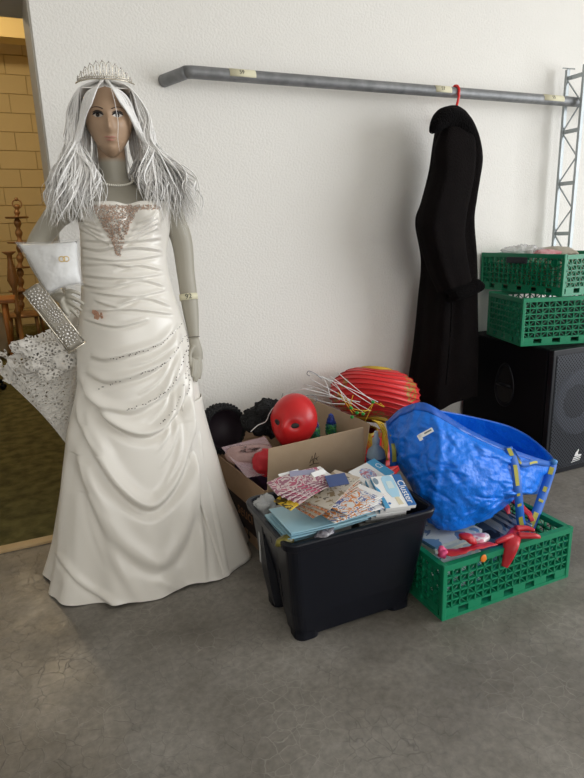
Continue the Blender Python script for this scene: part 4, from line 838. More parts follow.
# painted face
for s in (-1, 1):
    b = MB(); P = []
    for i in range(5):
        v = i/4-.5; P.append([face_at(s*.031+u*.030, .0045+v*.0125*(1-(2*u)**2)**.6+.0016*u*2*s, .0012) for u in np.linspace(-.5, .5, 13)])
    b.grid(P); eye = obj('eye', b, mat('eye_white', (.50, .45, .40), .15), bo_, smooth=True)
    b = MB(); P = [[face_at(s*.031+r*.0062*math.cos(a)-.001, .0048+r*.0062*math.sin(a), .0024) for a in np.linspace(0, 2*PI, 16, endpoint=False)] for r in (1, .5, .02)]; b.grid(P, True); obj('iris', b, mat('dark_iris', (.018, .011, .008), .1), eye, smooth=True)
    b = MB(); b.tube([face_at(s*.031+u*.034, .0052+.0068*(1-(2*u)**2)+.0014*u*2*s, .0022) for u in np.linspace(-.5, .5, 13)], [.0010]+[.0026]*11+[.0012], 6); obj('lash_line', b, ink, bo_, smooth=True)
    b = MB(); P = [[face_at(s*.031+u*.036, .0115+v*.007*(1-(2*u)**2)+.0016*u*2*s, .0010) for u in np.linspace(-.5, .5, 13)] for v in np.linspace(0, 1, 4)]; b.grid(P); obj('eye_shadow', b, mat('smoky_shadow', (.060, .040, .030), .6), bo_, smooth=True)
    b = MB(); b.tube([face_at(s*(.014+.036*u), .0215+.0085*math.sin(u*PI*.72)-.002*u, .0012) for u in np.linspace(0, 1, 12)], np.linspace(.0030, .0009, 12), 6, .6); obj('eyebrow', b, mat('dark_brow', (.05, .032, .025), .7), bo_, smooth=True)
for nm, zc, hh, wd_ in (('upper_lip', -.0628, .0032, .021), ('lower_lip', -.0705, .0040, .018)):
    b = MB(); P = [[face_at(u*wd_, zc+v*hh*(1-abs(u)**1.6)+(.0012*(1-math.cos(u*5)) if nm == 'upper_lip' and v > 0 else 0)-.001*abs(u)*(0 if v > 0 else -1), .0014+.001*(1-v*v)*(1-u*u)) for u in np.linspace(-1, 1, 15)] for v in np.linspace(-1, 1, 6)]; b.grid(P); obj(nm, b, mat('lip_paint', (.40, .19, .14), .35), bo_, smooth=True)
b = MB(); d0 = onY(190, 305, 2.225)-Lw; d0 /= np.linalg.norm(d0); R_ = frame(d0, (0, 1, 0)); b.tube([Lw+d0*.004+R_@np.array([.0215*math.cos(a), .0215*math.sin(a), 0]) for a in np.linspace(0, 2*PI, 28)], .0012, 5, cap=False); obj('wrist_joint', b, mat('joint_dark', (.08, .07, .06), .6), man, smooth=True)
Tc = onY(188.6, 297, 2.228); d1 = onY(190, 305, 2.225)-onY(186, 275, 2.245); d1 /= np.linalg.norm(d1); R_ = frame(d1, (0, -1, 0)); b = MB(); b.grid([[Tc+d1*h+R_@np.array([.0345*math.cos(a), .0345*math.sin(a), 0]) for a in np.linspace(0, 2*PI, 32, endpoint=False)] for h in (-.012, .012)], True); tp = obj('tape_label', b, tape, man, smooth=True, solid=.001)
nn = -ray(189, 297); nn = nn-d1*(nn@d1); nn /= np.linalg.norm(nn); text('number', '92', .026, ink, tp, Tc+nn*.0352, frame(nn, -d1))

# ------------------------------------------------------------------ wedding gown
NT, NZ = 300, 460
prof = np.array([(1.425, .180, .515, .122, .105), (1.405, .180, .512, .128, .105), (1.331, .187, .503, .125, .105), (1.226, .178, .484, .100, .098), (1.118, .166, .494, .115, .112), (1.006, .146, .523, .135, .14), (.911, .126, .543, .148, .16), (.774, .110, .562, .160, .18), (.62, .060, .572, .180, .20), (.45, .018, .592, .205, .24), (.28, -.022, .610, .232, .28), (.12, -.060, .640, .258, .30), (.0, -.100, .662, .278, .32)])
uu = np.linspace(0, 1, NZ); zz = 1.425-1.422*(.62*uu+.38*uu**2.2); cols = []
pc = crom(prof, 600); pz = pc[:, 0]; o_ = np.argsort(pz); G_ = [np.interp(zz, pz[o_], pc[o_, k]) for k in range(1, 5)]
XL, XR, DF, DB = G_; th_ = np.linspace(0, 2*PI, NT, endpoint=False)   # th=0 right(+x), -pi/2 front
DR = np.zeros((NZ, NT, 3)); expn = 2+1.3*np.clip((.5-zz)/.5, 0, 1)
for i in range(NZ):
    c_, s_ = np.cos(th_), np.sin(th_); n_ = np.where(s_ < 0, np.where(c_ > 0, expn[i], 2.0), 2.0); rr = (np.abs(c_)**n_+np.abs(s_)**n_)**(-1/n_)
    cx = (XL[i]+XR[i])/2; hw = (XR[i]-XL[i])/2
    DR[i, :, 0] = cx+hw*rr*c_; DR[i, :, 1] = MY+np.where(s_ < 0, DF[i], DB[i])*rr*s_; DR[i, :, 2] = zz[i]
    # bust cups
    fr_ = np.clip(-s_, 0, 1)
    for s in (-1, 1): DR[i, :, 1] -= .034*np.exp(-((DR[i, :, 0]-(MX+.02+s*.078))/.055)**2-((zz[i]-1.375)/.045)**2)*fr_
    DR[i, :, 1] += .010*np.exp(-((DR[i, :, 0]-(MX+.015))/.025)**2-((zz[i]-1.39)/.05)**2)*fr_
    # soft vertical flutes towards the hem
    fl_ = np.clip((.55-zz[i])/.55, 0, 1)**1.5
    wob = .016*np.sin(th_*7+1.0)+.010*np.sin(th_*13+2.2+zz[i]*2); rad = 1+fl_*wob/np.maximum(hw, .1)
    DR[i, :, 0] = cx+(DR[i, :, 0]-cx)*rad; DR[i, :, 1] = MY+(DR[i, :, 1]-MY)*rad
# folds given as lines seen on the gown: (points, amplitude, width, asymmetry)
folds = []
def fold(pts, A, w, asym=.7): folds.append((crom([onY(x, y, 2.10) for x, y in pts], 200)[:, [0, 2]], A, w, asym))
for y, l, r, dy in ((239, 82, 166, 2), (246, 82, 120, 3), (249, 112, 168, -2), (257, 81, 168, 3), (265, 82, 135, -2), (268, 115, 168, -3), (276, 80, 169, 2), (285, 80, 130, 3), (284, 118, 171, -4), (293, 92, 172, 3), (302, 96, 140, 4), (303, 118, 176, -5), (312, 84, 178, -3), (322, 86, 150, 4)):
    fold([(l, y-dy*.3), ((l+r)/2, y+dy), (r, y-dy)], .0072, .0075, .95)
fold([(181, 322), (160, 341), (133, 351), (106, 358), (92, 356)], .012, .015); fold([(183, 333), (166, 358), (140, 371), (108, 380), (88, 372)], .014, .016)
fold([(185, 343), (174, 378), (153, 397), (125, 408), (95, 398), (80, 372)], .014, .018); fold([(187, 352), (180, 395), (162, 421), (138, 429), (108, 415), (84, 380)], .022, .020, .9)
fold([(189, 365), (188, 420), (174, 468), (148, 495), (118, 478), (92, 435), (76, 398)], .024, .026, .9); fold([(190, 380), (195, 440), (186, 500), (160, 545), (120, 530), (85, 470), (68, 430)], .012, .032, .7)
fold([(190, 345), (196, 400), (203, 460), (213, 520), (220, 570)], .012, .014, .5); fold([(187, 350), (190, 420), (194, 500), (196, 580)], .012, .016, .6); fold([(75, 400), (66, 460), (62, 520), (60, 590)], .010, .02, .4); fold([(84, 420), (92, 480), (110, 540), (140, 590)], .008, .025, .5)
for k in range(9): fold([(183+.8*k, 328+k*3), (172+k, 345+k*6), (152+k*3, 358+k*11), (128+k*4, 366+k*14)], .0055, .0075, .8)
for k in range(6): fold([(80, 360+k*5), (86-k, 385+k*12), (98-k*2, 410+k*20), (116-k*2, 430+k*26)], .004, .012, .6)
fold([(60, 560), (85, 578), (120, 592)], .010, .016, .6); fold([(150, 560), (185, 575), (225, 560)], .007, .02, .5)
for k in range(4): fold([(113-k*4.5, 245-k*7), (98-k*4.5, 236-k*6.5), (81+k*1.5, 226-k*5.5)], .0075, .0062, .9)
for k in range(4): fold([(123+k*4.5, 245-k*7), (138+k*4, 237-k*6.5), (160-k*1, 227-k*5.5)], .0075, .0062, .9)
base = DR.copy(); fx, fz = base[:, :, 0], base[:, :, 2]; frontw = np.clip((MY+.02-base[:, :, 1])/.10, 0, 1); disp = np.zeros((NZ, NT))
for C_, A, w, asy in folds:
    lo, hi = C_.min(0)-4*w, C_.max(0)+4*w; msk = (fx > lo[0]) & (fx < hi[0]) & (fz > lo[1]) & (fz < hi[1]) & (frontw > 0); ii = np.where(msk)
    if len(ii[0]) == 0: continue
    q = np.stack([fx[ii], fz[ii]], 1); dv = q[:, None, :]-C_[None]; d2 = (dv**2).sum(2); j = d2.argmin(1); dist = np.sqrt(d2[np.arange(len(j)), j])
    tg = np.gradient(C_, axis=0); tg /= np.linalg.norm(tg, axis=1)[:, None]; tj = tg[j]; dj = dv[np.arange(len(j)), j]; sg = np.sign(tj[:, 0]*dj[:, 1]-tj[:, 1]*dj[:, 0])
    # positive side is above a line that runs to the left
    up = np.where(tj[:, 0] < 0, -1, 1)*np.ones(len(j)); perp = tj[:, 0]*dj[:, 1]-tj[:, 1]*dj[:, 0]; inside = (j > 0) & (j < 199); perp = np.where(inside, perp, dist*sg)
    endf = np.minimum(1, np.minimum(j, 199-j)/40+.0); sd = perp*up
    disp[ii] += A*endf*(np.exp(-(sd/w)**2)-asy*np.exp(-((sd+1.35*w)/(.8*w))**2))
nrm = np.zeros_like(base); ctr = np.stack([(XL+XR)/2, np.full(NZ, MY), zz], 1); nrm = base-ctr[:, None, :]; nrm[:, :, 2] = 0; nrm /= np.linalg.norm(nrm, axis=2, keepdims=True)
DR = base+nrm*(disp*frontw)[:, :, None]
for i in range(NZ):      # top edge dips between the cups, hem meets the floor unevenly
    t_ = max(0, (i-NZ*.93)/(NZ*.07)); DR[i, :, 2] += t_*.004*(1+np.sin(th_*9))
    if i < 14: DR[i, :, 2] -= (1-i/14)*.010*np.exp(-((DR[i, :, 0]-(MX+.015))/.03)**2)*(np.sin(th_) < 0)
b = MB(); b.grid(DR, True); gown = obj('gown', b, satin, man, smooth=True)
# the train: a second layer that falls out behind the right hip
i0 = int(NZ*.62); a_ = np.linspace(-.95, 2.6, 70); TRN = []
for i in list(range(i0, NZ, 3))+[NZ-1]:
    u = (i-i0)/(NZ-1-i0); row = []
    for q in a_:
        k = int(round((q % (2*PI))/(2*PI)*NT)) % NT; e = min(1, (q+.95)/.5)*min(1, (2.6-q)/.4)
        g = (.006+.058*u**1.3)*(.25+.75*math.exp(-((q+.25)/.55)**2))*e+.004*u*math.sin(q*11)
        row.append(base[i, k]+nrm[i, k]*(g-.004*(1-e)))
    TRN.append(row)
b = MB(); b.grid(TRN); obj('train', b, satin, gown, smooth=True, solid=.002)
# find the gown's surface under a pixel
pv = proj(DR.reshape(-1, 3)); okf = (frontw.reshape(-1) > .05); pvf = pv[okf]; p3f = DR.reshape(-1, 3)[okf]; nmf = nrm.reshape(-1, 3)[okf]
def gown_at(x, y, lift=.002):
    j = ((pvf[:, 0]-x)**2+(pvf[:, 1]-y)**2).argmin(); return p3f[j]+nmf[j]*lift, nmf[j]
def in_poly(x, y, poly):
    c = False; j = len(poly)-1
    for i in range(len(poly)):
        if (poly[i][1] > y) != (poly[j][1] > y) and x < (poly[j][0]-poly[i][0])*(y-poly[i][1])/(poly[j][1]-poly[i][1])+poly[i][0]: c = not c
        j = i
    return c
V_ = [(92, 206), (141, 206), (132, 222), (124, 240), (121, 256), (117, 256), (113, 243), (100, 222)]
bd = {0: MB(), 1: MB(), 2: MB()}; cnt = 0
def bead(bm_, c, r): bm_.add([c+np.array(p)*r for p in ((1, 0, 0), (-1, 0, 0), (0, 1, 0), (0, -1, 0), (0, 0, 1), (0, 0, -1))], [(0, 2, 4), (2, 1, 4), (1, 3, 4), (3, 0, 4), (2, 0, 5), (1, 2, 5), (3, 1, 5), (0, 3, 5)])
while cnt < 900:
    x, y = random.uniform(90, 143), random.uniform(205, 257)
    if in_poly(x, y, V_): p, n_ = gown_at(x, y, random.uniform(.001, .004)); bead(bd[random.choice((0, 0, 0, 1, 1, 2))], p+rng.normal(0, .0008, 3), random.uniform(.0022, .0036)); cnt += 1
for k in range(260):
    x = random.uniform(76, 160); y = 206.5+random.uniform(-1.5, 2.6); p, n_ = gown_at(x, y, .002); bead(bd[random.choice((0, 0, 1, 2))], p, random.uniform(.002, .0032))
for k, mm in enumerate((rose, crystal, mat('champagne_bead', (.62, .50, .42), .3, .3))): o = obj('bodice_beading', bd[k], mm, gown); o['kind'] = 'stuff'
b = MB()
for pl, dens in (([(181, 325), (160, 344), (133, 354), (112, 359)], 34), ([(184, 337), (166, 362), (140, 374), (100, 388)], 40), ([(186, 350), (174, 382), (153, 400), (128, 410)], 30), ([(188, 362), (180, 398), (160, 424)], 22), ([(187, 335), (188, 350), (189, 380), (187, 395)], 16)):
    for p in crom([(*q, 0) for q in pl], dens):
        if random.random() < .8: c, n_ = gown_at(p[0]+random.uniform(-.8, .8), p[1]+random.uniform(-.8, .8), .002); bead(b, c, random.uniform(.0016, .0030))
o = obj('drape_beading', b, mat('dark_crystal', (.16, .14, .13), .15, .6), gown); o['kind'] = 'stuff'
b = MB(); bc, bn = gown_at(101, 316, .003); Rn = frame(bn, (-.15, 0, 1))
for wing in ([(0, 0), (-.004, .014), (-.014, .022), (-.026, .024), (-.030, .014), (-.022, .004)], [(0, 0), (-.022, .004), (-.026, -.006), (-.022, -.016), (-.010, -.012)], [(0, 0), (.006, .012), (.014, .012), (.016, .004)], [(0, 0), (.016, .002), (.016, -.008), (.006, -.010)]):
    b.prism([bc+Rn@np.array([x, y, .002+abs(x)*.15]) for x, y in wing], bn*0, bn*.001)
obj('butterfly_applique', b, mat('salmon_wing', (.62, .36, .24), .5, noise=(150, (.42, .22, .15), .3)), gown)

# ------------------------------------------------------------------ wig
random.seed(21); wigA = MB(); wigB = MB(); cap = MB(); ztop = HC[2]+.112
P = []
for i in range(15):
    v = PI*.56*i/14; P.append([HC+np.array([0, .012, .004])+Rhd@np.array([.098*math.sin(v)*math.cos(a), .108*math.sin(v)*math.sin(a), .119*math.cos(v)]) for a in np.linspace(0, 2*PI, 48, endpoint=False)])
P = np.array(P)
for i in range(15):      # open the cap over the face
    for k in range(48):
        l = (P[i, k]-HC)@Rhd
        if l[1] < -.02 and abs(l[0]) < .082 and l[2] < .092: l[2] = .092+(l[2]-.092)*.05; l[1] = max(l[1], -.060); P[i, k] = HC+Rhd@l
cap.grid(P, True)
def strand(pts, r, bm_, flat=.6, wave=0.0, seg=4, n=26):
    C_ = crom(pts, n); u = np.linspace(0, 1, n); ph = random.uniform(0, 6.28); fq = random.uniform(1.6, 2.8)
    amp = wave*np.clip((u-.25)/.5, 0, 1); C_[:, 0] += amp*np.sin(fq*2*PI*u+ph); C_[:, 1] += amp*.7*np.cos(fq*2*PI*u+ph)
    rad = r*(.55+.45*np.sin(PI*np.clip(u*1.02, 0, 1))**.6); rad *= .10+.90*(1-u**6); bm_.tube(C_, rad, seg, flat, cap=False)
def hl(x, y, z): return HC+Rhd@np.array([x, y, z])
def fall(side, k):
    f = random.random()                                        # 0 = front next to the face, 1 = back of the head
    a = math.radians(48+f*125); sx = side
    r0 = hl(sx*random.uniform(.0, .022), -.045+f*.09+random.uniform(-.01, .01), .122-.02*abs(f-.4))
    up_ = hl(sx*.078, -.068+f*.13, .088-.02*f); ear = hl(sx*(.096+.034*random.random()), -.058*math.cos(a)-.0+f*.075, .015)
    jaw = hl(sx*(.098+.050*random.random()), -.045+f*.11, -.07)
    if side < 0: xe = MX-random.uniform(.075, .235); ze = random.uniform(1.345, 1.45)
    else: xe = MX+random.uniform(.075, .275); ze = random.uniform(1.325, 1.45)
    ye = 2.11+f*.21+random.uniform(-.01, .01)
    if ye < 2.19 and ze < 1.46 and abs(xe-MX) < .17: ye = min(ye, 2.125)
    sh = np.array([MX+(xe-MX)*.86+random.uniform(-.01, .01), ye+.01, 1.52]); en = np.array([xe, ye, ze]); m2 = (sh+en)/2+np.array([random.uniform(-.018, .018), -.004, 0])
    return [r0, up_, ear, jaw, sh, m2, en]
for side in (-1, 1):
    for k in range(300 if side < 0 else 340): strand(fall(side, k), random.uniform(.0032, .0080), wigA if random.random() < .6 else wigB, .4, random.uniform(.006, .018), 6, 34)
    for k in range(220): p = fall(side, k); p[-1] = p[-1]+np.array([side*random.uniform(-.01, .035), random.uniform(-.02, .02), random.uniform(-.045, .03)]); strand(p, random.uniform(.0008, .0014), wigA, .8, random.uniform(.004, .012), 3, 34)
    for k in range(150):     # parted fringe sweeping off the brow
        u = random.random(); r0 = hl(side*random.uniform(.0, .012), -.062+.02*u, .113-.008*u); c1 = hl(side*(.022+.012*u), -.104+.010*u, .082); c2 = hl(side*(.046+.022*u), -.100+.016*u, .036+.020*u); c3 = hl(side*(.070+.026*u), -.078+.025*u, .000-.02*u); c4 = hl(side*(.092+.04*u), -.050, -.06-.05*u)
        strand([r0, c1, c2, c3, c4], random.uniform(.0015, .0040), wigA if random.random() < .6 else wigB, .55, .002)
for k in range(60): # hair over the crown towards the back
    a = random.uniform(.15, PI-.15); strand([hl(0, -.02, .121), hl(.06*math.cos(a), .06*math.sin(a), .105), hl(.085*math.cos(a), .098*math.sin(a)+.01, .03), hl(.09*math.cos(a), .11*math.sin(a), -.08), hl(.11*math.cos(a), .12*math.sin(a), -.18)], random.uniform(.004, .008), wigA, .5, .004)
strand([hl(.018, -.106, .085), hl(.026, -.112, .04), hl(.030, -.108, -.02), hl(.024, -.105, -.07), hl(.026, -.10, -.11)], .0010, wigA, 1, 0)
wg = obj('wig', cap, hairm2, man, smooth=True)
for bm_, mm in ((wigA, hairm), (wigB, hairm2)): o = obj('wig_strands', bm_, mm, wg, smooth=True); o['kind'] = 'stuff'

# ------------------------------------------------------------------ tiara and necklace
t = thing('tiara', 'silver crystal tiara crowning the white wig', 'tiara', hl(0, -.03, .10))
b = MB(); TR = lambda a, h, e=0: hl((.098+e+h*.05)*math.sin(a), -(.090+e+h*.10)*math.cos(a)+.020, .108+.006*math.cos(a)+h)
b.tube([TR(a, 0) for a in np.linspace(-1.25, 1.25, 50)], .0024, 6); b.tube([TR(a, .007) for a in np.linspace(-1.05, 1.05, 44)], .0013, 5); obj('band', b, silver, t, smooth=True)
env = lambda a: .006+.040*max(0, math.cos(a*1.45))**1.2
b = MB(); jw = MB()
for k in range(-5, 6):
    a = k*.195; h = env(a); w_ = .10
    b.tube([TR(a+w_*math.sin(q), .003+h*(1-math.cos(q))/2) for q in np.linspace(0, 2*PI, 18)], .0011, 5)
    b.tube([TR(a, .002), TR(a, h*.95)], .0010, 5); b.tube([TR(a-.1, .004), TR(a, h*.5), TR(a+.1, .004)], .0010, 5)
    for hh in (.25, .5, .72, 1.0): jw.ball(TR(a, .004+h*hh, .001), .0030 if hh > .9 else .0022, 6)
for a in np.linspace(-1.05, 1.05, 40): jw.ball(TR(a, .0035, .001), .0021, 6)
obj('filigree', b, silver, t, smooth=True); o = obj('crystals', jw, crystal, t, smooth=True); o['kind'] = 'stuff'
b = MB(); nk = []
for q in np.linspace(0, 2*PI, 62, endpoint=False):
    f = (1+math.cos(q))/2; r = .057+.010*f
    nk.append(np.array([.322+r*math.sin(q)*(1.0+.06*f), 2.240-(r*.96)*math.cos(q)-.014*f, 1.538-.060*f**1.2]))
for p in nk: b.ball(p, .0040, 8)
o = tag(obj('pearl_necklace', b, pearlm, None, smooth=True, origin=nk[0]), 'single strand white pearl necklace on the mannequin neck', 'necklace'); o['label'] = 'single strand white pearl necklace around the mannequin neck'

# ------------------------------------------------------------------ ring pillow, clutch bag, lace parasol
t = thing('ring_pillow', 'white satin ring pillow in clear film under the mannequin arm', 'pillow', onY(48, 290, 2.07))
c4 = [onY(18.5, 244, 2.12), onY(77, 241, 2.07), onY(81, 283, 2.035), onY(47, 293, 2.04)]
def pillow(c4, thick, n=22, grow=0.0):
    c4 = [np.array(p) for p in c4]; cen = sum(c4)/4; c4 = [cen+(p-cen)*(1+grow) for p in c4]; nm_ = np.cross(c4[1]-c4[0], c4[3]-c4[0]); nm_ /= np.linalg.norm(nm_)
    if nm_@FW > 0: nm_ = -nm_
    b = MB()
    for sgn in (1, -1):
        P = []
        for v in np.linspace(0, 1, n):
            row = []
            for u in np.linspace(0, 1, n):
                pinch = .06*(math.sin(u*PI)*(2*v-1)*abs(2*v-1)**2); q = (1-v)*((1-u)*c4[0]+u*c4[1])+v*((1-u)*c4[3]+u*c4[2]); q = q+(cen-q)*(.05*math.sin(u*PI)*abs(2*v-1)**4+.05*math.sin(v*PI)*abs(2*u-1)**4)
                h = thick*(max(0, math.sin(u*PI)*math.sin(v*PI))**.55); h *= 1+.10*fbm(q, 28, 2); row.append(q+nm_*h*sgn*(1 if sgn > 0 else .6))
            P.append(row)
        b.grid(P)
    return b, nm_, cen
b, pn, pc_ = pillow(c4, .036); obj('cushion', b, mat('white_satin', (.70, .70, .69), .4, bump=(14, .5, .03)), t, smooth=True)
b, _, _ = pillow(c4, .040, 22, .10); b.v = [tuple(np.array(p)+.0035*np.array([fbm(p, 40, 3), 0, fbm(np.array(p)+3, 40, 3)])) for p in b.v]; obj('film_wrap', b, clear, t, smooth=True)
b = MB(); rc = onY(64, 259, 2.02); Rr = frame(-ray(64, 259))
for dx in (-.006, .006): b.tube([rc+Rr@np.array([dx+.009*math.cos(q), .008*math.sin(q), 0]) for q in np.linspace(0, 2*PI, 22)], .0014, 6, cap=False)
obj('gold_rings', b, mat('gold', (.62, .42, .12), .3, .8), t, smooth=True)

A_, B_ = onY(31, 287, 2.055), onY(77, 347, 2.015); ax = (B_-A_); Lc = np.linalg.norm(ax); ax /= Lc; nf = -ray(54, 317); nf = nf-ax*(nf@ax); nf /= np.linalg.norm(nf); sd_ = np.cross(nf, ax); Rc = np.stack([sd_, ax, nf], 1); cc = (A_+B_)/2
t = thing('clutch_bag', 'silver satin clutch bag with rhinestone flowers under the right hand', 'bag', cc)
b = MB(); b.box(cc, (.058, Lc, .034), Rc); obj('clutch_body', b, mat('silver_satin', (.20, .18, .145), .42, .2, noise=(60, (.26, .235, .19), .5)), t, bevel=.010)
for s in (-1, 1): b = MB(); b.tube([cc+Rc@np.array([s*.029, y, .012]) for y in np.linspace(-Lc/2+.004, Lc/2-.004, 4)], .0032, 8); obj('metal_edge', b, silver, t, smooth=True)
b = MB(); b.tube([cc+Rc@np.array([.033*math.cos(q), Lc/2+.002, .020*math.sin(q)]) for q in np.linspace(0, 2*PI, 24)], .0030, 6, cap=False); obj('metal_end', b, silver, t, smooth=True)
for (u, v, sc) in ((-.002, -Lc*.31, 1.25), (.008, -Lc*.02, 1.0), (.000, Lc*.28, 1.3)):
    b = MB(); o0 = cc+Rc@np.array([u, v, .0175])
    for ring, nb_, rr_ in ((0, 1, .005), (.009, 8, .0032), (.017, 13, .0030), (.023, 15, .0022)):
        for k in range(nb_): q = 2*PI*k/nb_+ring*30; b.ball(o0+Rc@np.array([sc*ring*math.cos(q), sc*ring*1.15*math.sin(q), .0015]), rr_*sc*.92, 6)
    o = obj('rhinestone_flower', b, crystal, t, smooth=True); o['kind'] = 'stuff'
b = MB()
for k in range(70): b.ball(cc+Rc@np.array([random.uniform(-.024, .024), random.uniform(-Lc*.45, Lc*.45), .018]), .0016, 5)
o = obj('scattered_rhinestones', b, crystal, t, smooth=True); o['kind'] = 'stuff'

def lace_material():
    M = mat('lace_net', (.78, .75, .70), .8, sheen=.2); nt = M.node_tree; N, L = nt.nodes, nt.links; bs = N['Principled BSDF']; tc = N.new('ShaderNodeTexCoord')
    v = N.new('ShaderNodeTexVoronoi'); v.feature = 'DISTANCE_TO_EDGE'; v.inputs['Scale'].default_value = 75; L.new(tc.outputs['Object'], v.inputs['Vector'])
    n = N.new('ShaderNodeTexNoise'); n.inputs['Scale'].default_value = 22; L.new(tc.outputs['Object'], n.inputs['Vector'])
    a = N.new('ShaderNodeMath'); a.operation = 'LESS_THAN'; a.inputs[1].default_value = .20; L.new(v.outputs['Distance'], a.inputs[0])
    g2 = N.new('ShaderNodeMath'); g2.operation = 'GREATER_THAN'; g2.inputs[1].default_value = .60; L.new(n.outputs['Fac'], g2.inputs[0])
    mx = N.new('ShaderNodeMath'); mx.operation = 'MAXIMUM'; L.new(a.outputs[0], mx.inputs[0]); L.new(g2.outputs[0], mx.inputs[1]); L.new(mx.outputs[0], bs.inputs['Alpha']); return M
ln = lace_material()
tip = onY(70, 446, 2.43); top_ = onY(40, 346, 2.43); axp = top_-tip; hp = np.linalg.norm(axp); axp /= hp; Rp_ = frame(axp, (0, -1, 0))
t = thing('lace_parasol', 'white lace parasol hanging half folded beside the wedding gown', 'parasol', tip)
b = MB(); P = []
for i in range(41):
    u = i/40; row = []
    for k in range(128):
        a = 2*PI*k/128; r = .006+(.146*u**1.05)*(1+.10*u*math.cos(8*a)+.04*u*math.cos(24*a)); h = hp*u*(1+.05*math.cos(8*a)*u)-.02*u*u+(.06*u*u*math.cos(a-PI*.9))
        row.append(tip+Rp_@np.array([r*math.cos(a), r*math.sin(a)*.62, h+.004*math.sin(u*70)*u]))
    P.append(row)
b.grid(P, True); obj('lace_cover', b, ln, t, smooth=True)
P = np.array(P)
for k in range(8):
    b = MB(); b.tube(P[::4, k*16]+np.array([0, -.002, 0]), .0016, 6); obj('rib', b, lace, t, smooth=True)
b = MB()           # raised chevron ribs of lace along the panels
for i in range(5, 40, 2):
    for k0 in range(0, 128, 16): b.tube(np.array([P[i, (k0+j) % 128]*(1)+(P[max(i-2, 0), (k0+j) % 128]-P[i, (k0+j) % 128])*abs(j-8)/8*.9 for j in range(0, 17, 2)])+np.array([0, -.0015, 0]), .0024, 4, cap=False)
o = obj('lace_braid', b, lace, t, smooth=True); o['kind'] = 'stuff'
for lv, (amp, dz) in enumerate(((.024, .0), (.018, -.022))):
    b = MB(); R1 = P[40-lv*3]; rows_ = []
    for s in np.linspace(0, 1, 7): rows_.append([R1[k]+(R1[k]-(top_))*(.10*s)+axp*(.045*s+dz)*(1 if s > 0 else 0)+np.array([amp*s*math.sin(k*.55+lv), amp*s*.8*math.cos(k*.71+lv), amp*s*.6*math.sin(k*.9)]) for k in range(128)])
    b.grid(rows_, True); obj('ruffle', b, ln, t, smooth=True)
for q, (px, py, rr_) in enumerate(((30, 347, .055), (46, 352, .06), (60, 360, .055), (50, 373, .045), (36, 366, .04))):
    obj('lace_flounce', crumple(onY(px, py, 2.31), (rr_, .028, rr_*.62), .55, 26, q*2.7, 44), ln, t, smooth=True)
b = MB(); b.tube([tip-axp*.03, tip, top_-axp*.02], .006, 10); obj('shaft', b, mat('white_lacquer', (.7, .68, .64), .4), t, smooth=True)

# ------------------------------------------------------------------ yellow room: tiered stand, table, chair foot
copper = mat('brass_stand', (.34, .19, .085), .38, .35)
SYY = 8.9
def S(px, py): return onY(px, py, SYY)
t = thing('tiered_stand', 'tall brass tiered cake stand on the olive carpet', 'cake stand', (S(22, 315)[0], SYY, 0))
x0 = S(21, 300)[0]; k_ = np.linalg.norm(S(22, 300)-S(21, 300))
b = MB(); zb = S(22, 316)[2]; b.lathe([(0, zb), (22*k_, zb), (22.5*k_, zb+.02), (20*k_, zb+.05), (4*k_, zb+.07), (0, zb+.08)], (x0+.03, SYY, 0), 36); obj('base_plate', b, copper, t, smooth=True)
for q in range(4): a = q*PI/2+.6; b = MB(); b.tube([(x0+.03+18*k_*math.cos(a), SYY+18*k_*math.sin(a), zb+.01), (x0+.03+20*k_*math.cos(a), SYY+20*k_*math.sin(a), .0)], [.025, .018], 8); obj('foot', b, copper, t, smooth=True)
for (px, py, w) in ((17, 218, 12), (18, 243, 11), (19, 268, 12), (21, 291, 13)):
    c = S(px, py); b = MB(); b.lathe([(0, -.01), (w*k_*.9, -.005), (w*k_, .012), (w*k_*.97, .016), (0, .004)], (c[0], SYY, c[2]), 28); obj('tier_plate', b, copper, t, smooth=True)
tops = [S(17, 204), S(17, 218), S(20, 243), S(20, 268), S(21, 291), S(21, 314)]
for i in range(5):
    A0, B0 = tops[i], tops[i+1]; d = (B0-A0); b = MB(); b.tube([A0+d*u for u in np.linspace(0, 1, 13)], [.02+.03*abs(math.sin(u*PI*2.5))*(1 if i else .7) for u in np.linspace(0, 1, 13)], 10); obj('turned_stem', b, copper, t, smooth=True)
b = MB(); c = S(17, 204); b.tube([c+np.array([.055*math.cos(q), 0, .055*math.sin(q)]) for q in np.linspace(0, 2*PI, 20)], .010, 6, cap=False); b.ball(c+np.array([0, 0, .06]), .025, 10); obj('finial', b, copper, t, smooth=True)
t = thing('candle_holder', 'small brass candle holder beside the tiered stand', 'candle holder', (onY(10, 260, 8.3)[0], 8.3, 0))
cx = onY(10, 260, 8.3)[0]; b = MB(); zt = onY(10, 252, 8.3)[2]; b.lathe([(0, .0), (.14, .0), (.13, .03), (.03, .06), (.025, .4), (.05, .45), (.025, .5), (.03, zt-.45), (.07, zt-.35), (.03, zt-.10), (.03, zt-.04), (.085, zt), (.075, zt+.01), (0, zt-.02)], (cx, 8.3, 0), 24); obj('holder_body', b, copper, t, smooth=True)
t = thing('side_table', 'orange brown table with cloth at the yellow block wall', 'table', (-.75, 7.65, 0))
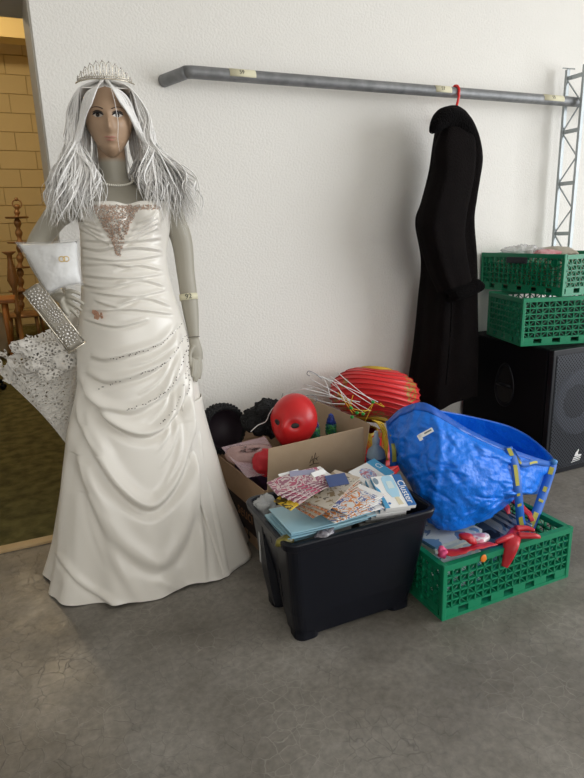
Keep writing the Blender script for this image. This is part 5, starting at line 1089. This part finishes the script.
e = onY(15, 297, 7.65); b = MB(); b.box((e[0]-.6, 7.65, e[2]-.02), (1.2, .6, .05)); obj('table_top', b, mat('orange_wood', (.42, .17, .05), .4), t, bevel=.01)
for sx in (0, 1):
    for sy in (-1, 1): b = MB(); b.tube([(e[0]-.12-sx*.96, 7.65+sy*.25, e[2]-.04), (e[0]-.12-sx*.96, 7.65+sy*.25, 0)], [.03, .02], 10); obj('leg', b, mat('orange_wood', (.42, .17, .05), .4), t, smooth=True)
tag(obj('cloth_bundle', crumple((onY(2, 310, 7.6)[0]-.10, 7.6, .27), (.16, .16, .26), .2, 6, 3, 40), mat('cream_cloth', (.50, .42, .30), .9), smooth=True), 'cream cloth bundle under the orange brown table', 'cloth')
fc_ = onZ(4, 389, 0); t = thing('office_chair', 'black castor base foot of a chair on the olive carpet', 'chair', (fc_[0]-.25, fc_[1], 0))
hub = np.array([fc_[0]-.27, fc_[1]+.02, .11])
for q in range(5):
    a = -.12+q*2*PI/5; e_ = hub+np.array([.27*math.cos(a), .27*math.sin(a), -.035]); b = MB(); b.tube([hub, (hub+e_)/2+np.array([0, 0, .008]), e_], [.035, .026, .02], 10); lg = obj('base_arm', b, blackpl, t, smooth=True)
    b = MB(); b.tube([e_+np.array([-.02*math.sin(a), .02*math.cos(a), -.045]), e_+np.array([.02*math.sin(a), -.02*math.cos(a), -.045])], .029, 14); b.tube([e_, e_+np.array([0, 0, -.04])], .008, 6); obj('castor', b, blackpl, lg, smooth=True)
b = MB(); b.tube([hub, hub+np.array([0, 0, .32])], .025, 12); obj('column', b, blackpl, t, smooth=True)
b = MB(); b.box(hub+np.array([0, 0, .36]), (.46, .46, .07)); obj('seat', b, mat('black_seat', (.015, .015, .017), .9), t, bevel=.03)
b = MB(); b.box(hub+np.array([-.22, 0, .68]), (.05, .42, .46)); b.bar(hub+np.array([-.1, 0, .34]), hub+np.array([-.235, 0, .55]), .06, .02, (0, 1, 0)); obj('backrest', b, mat('black_seat', (.015, .015, .017), .9), t, bevel=.02)
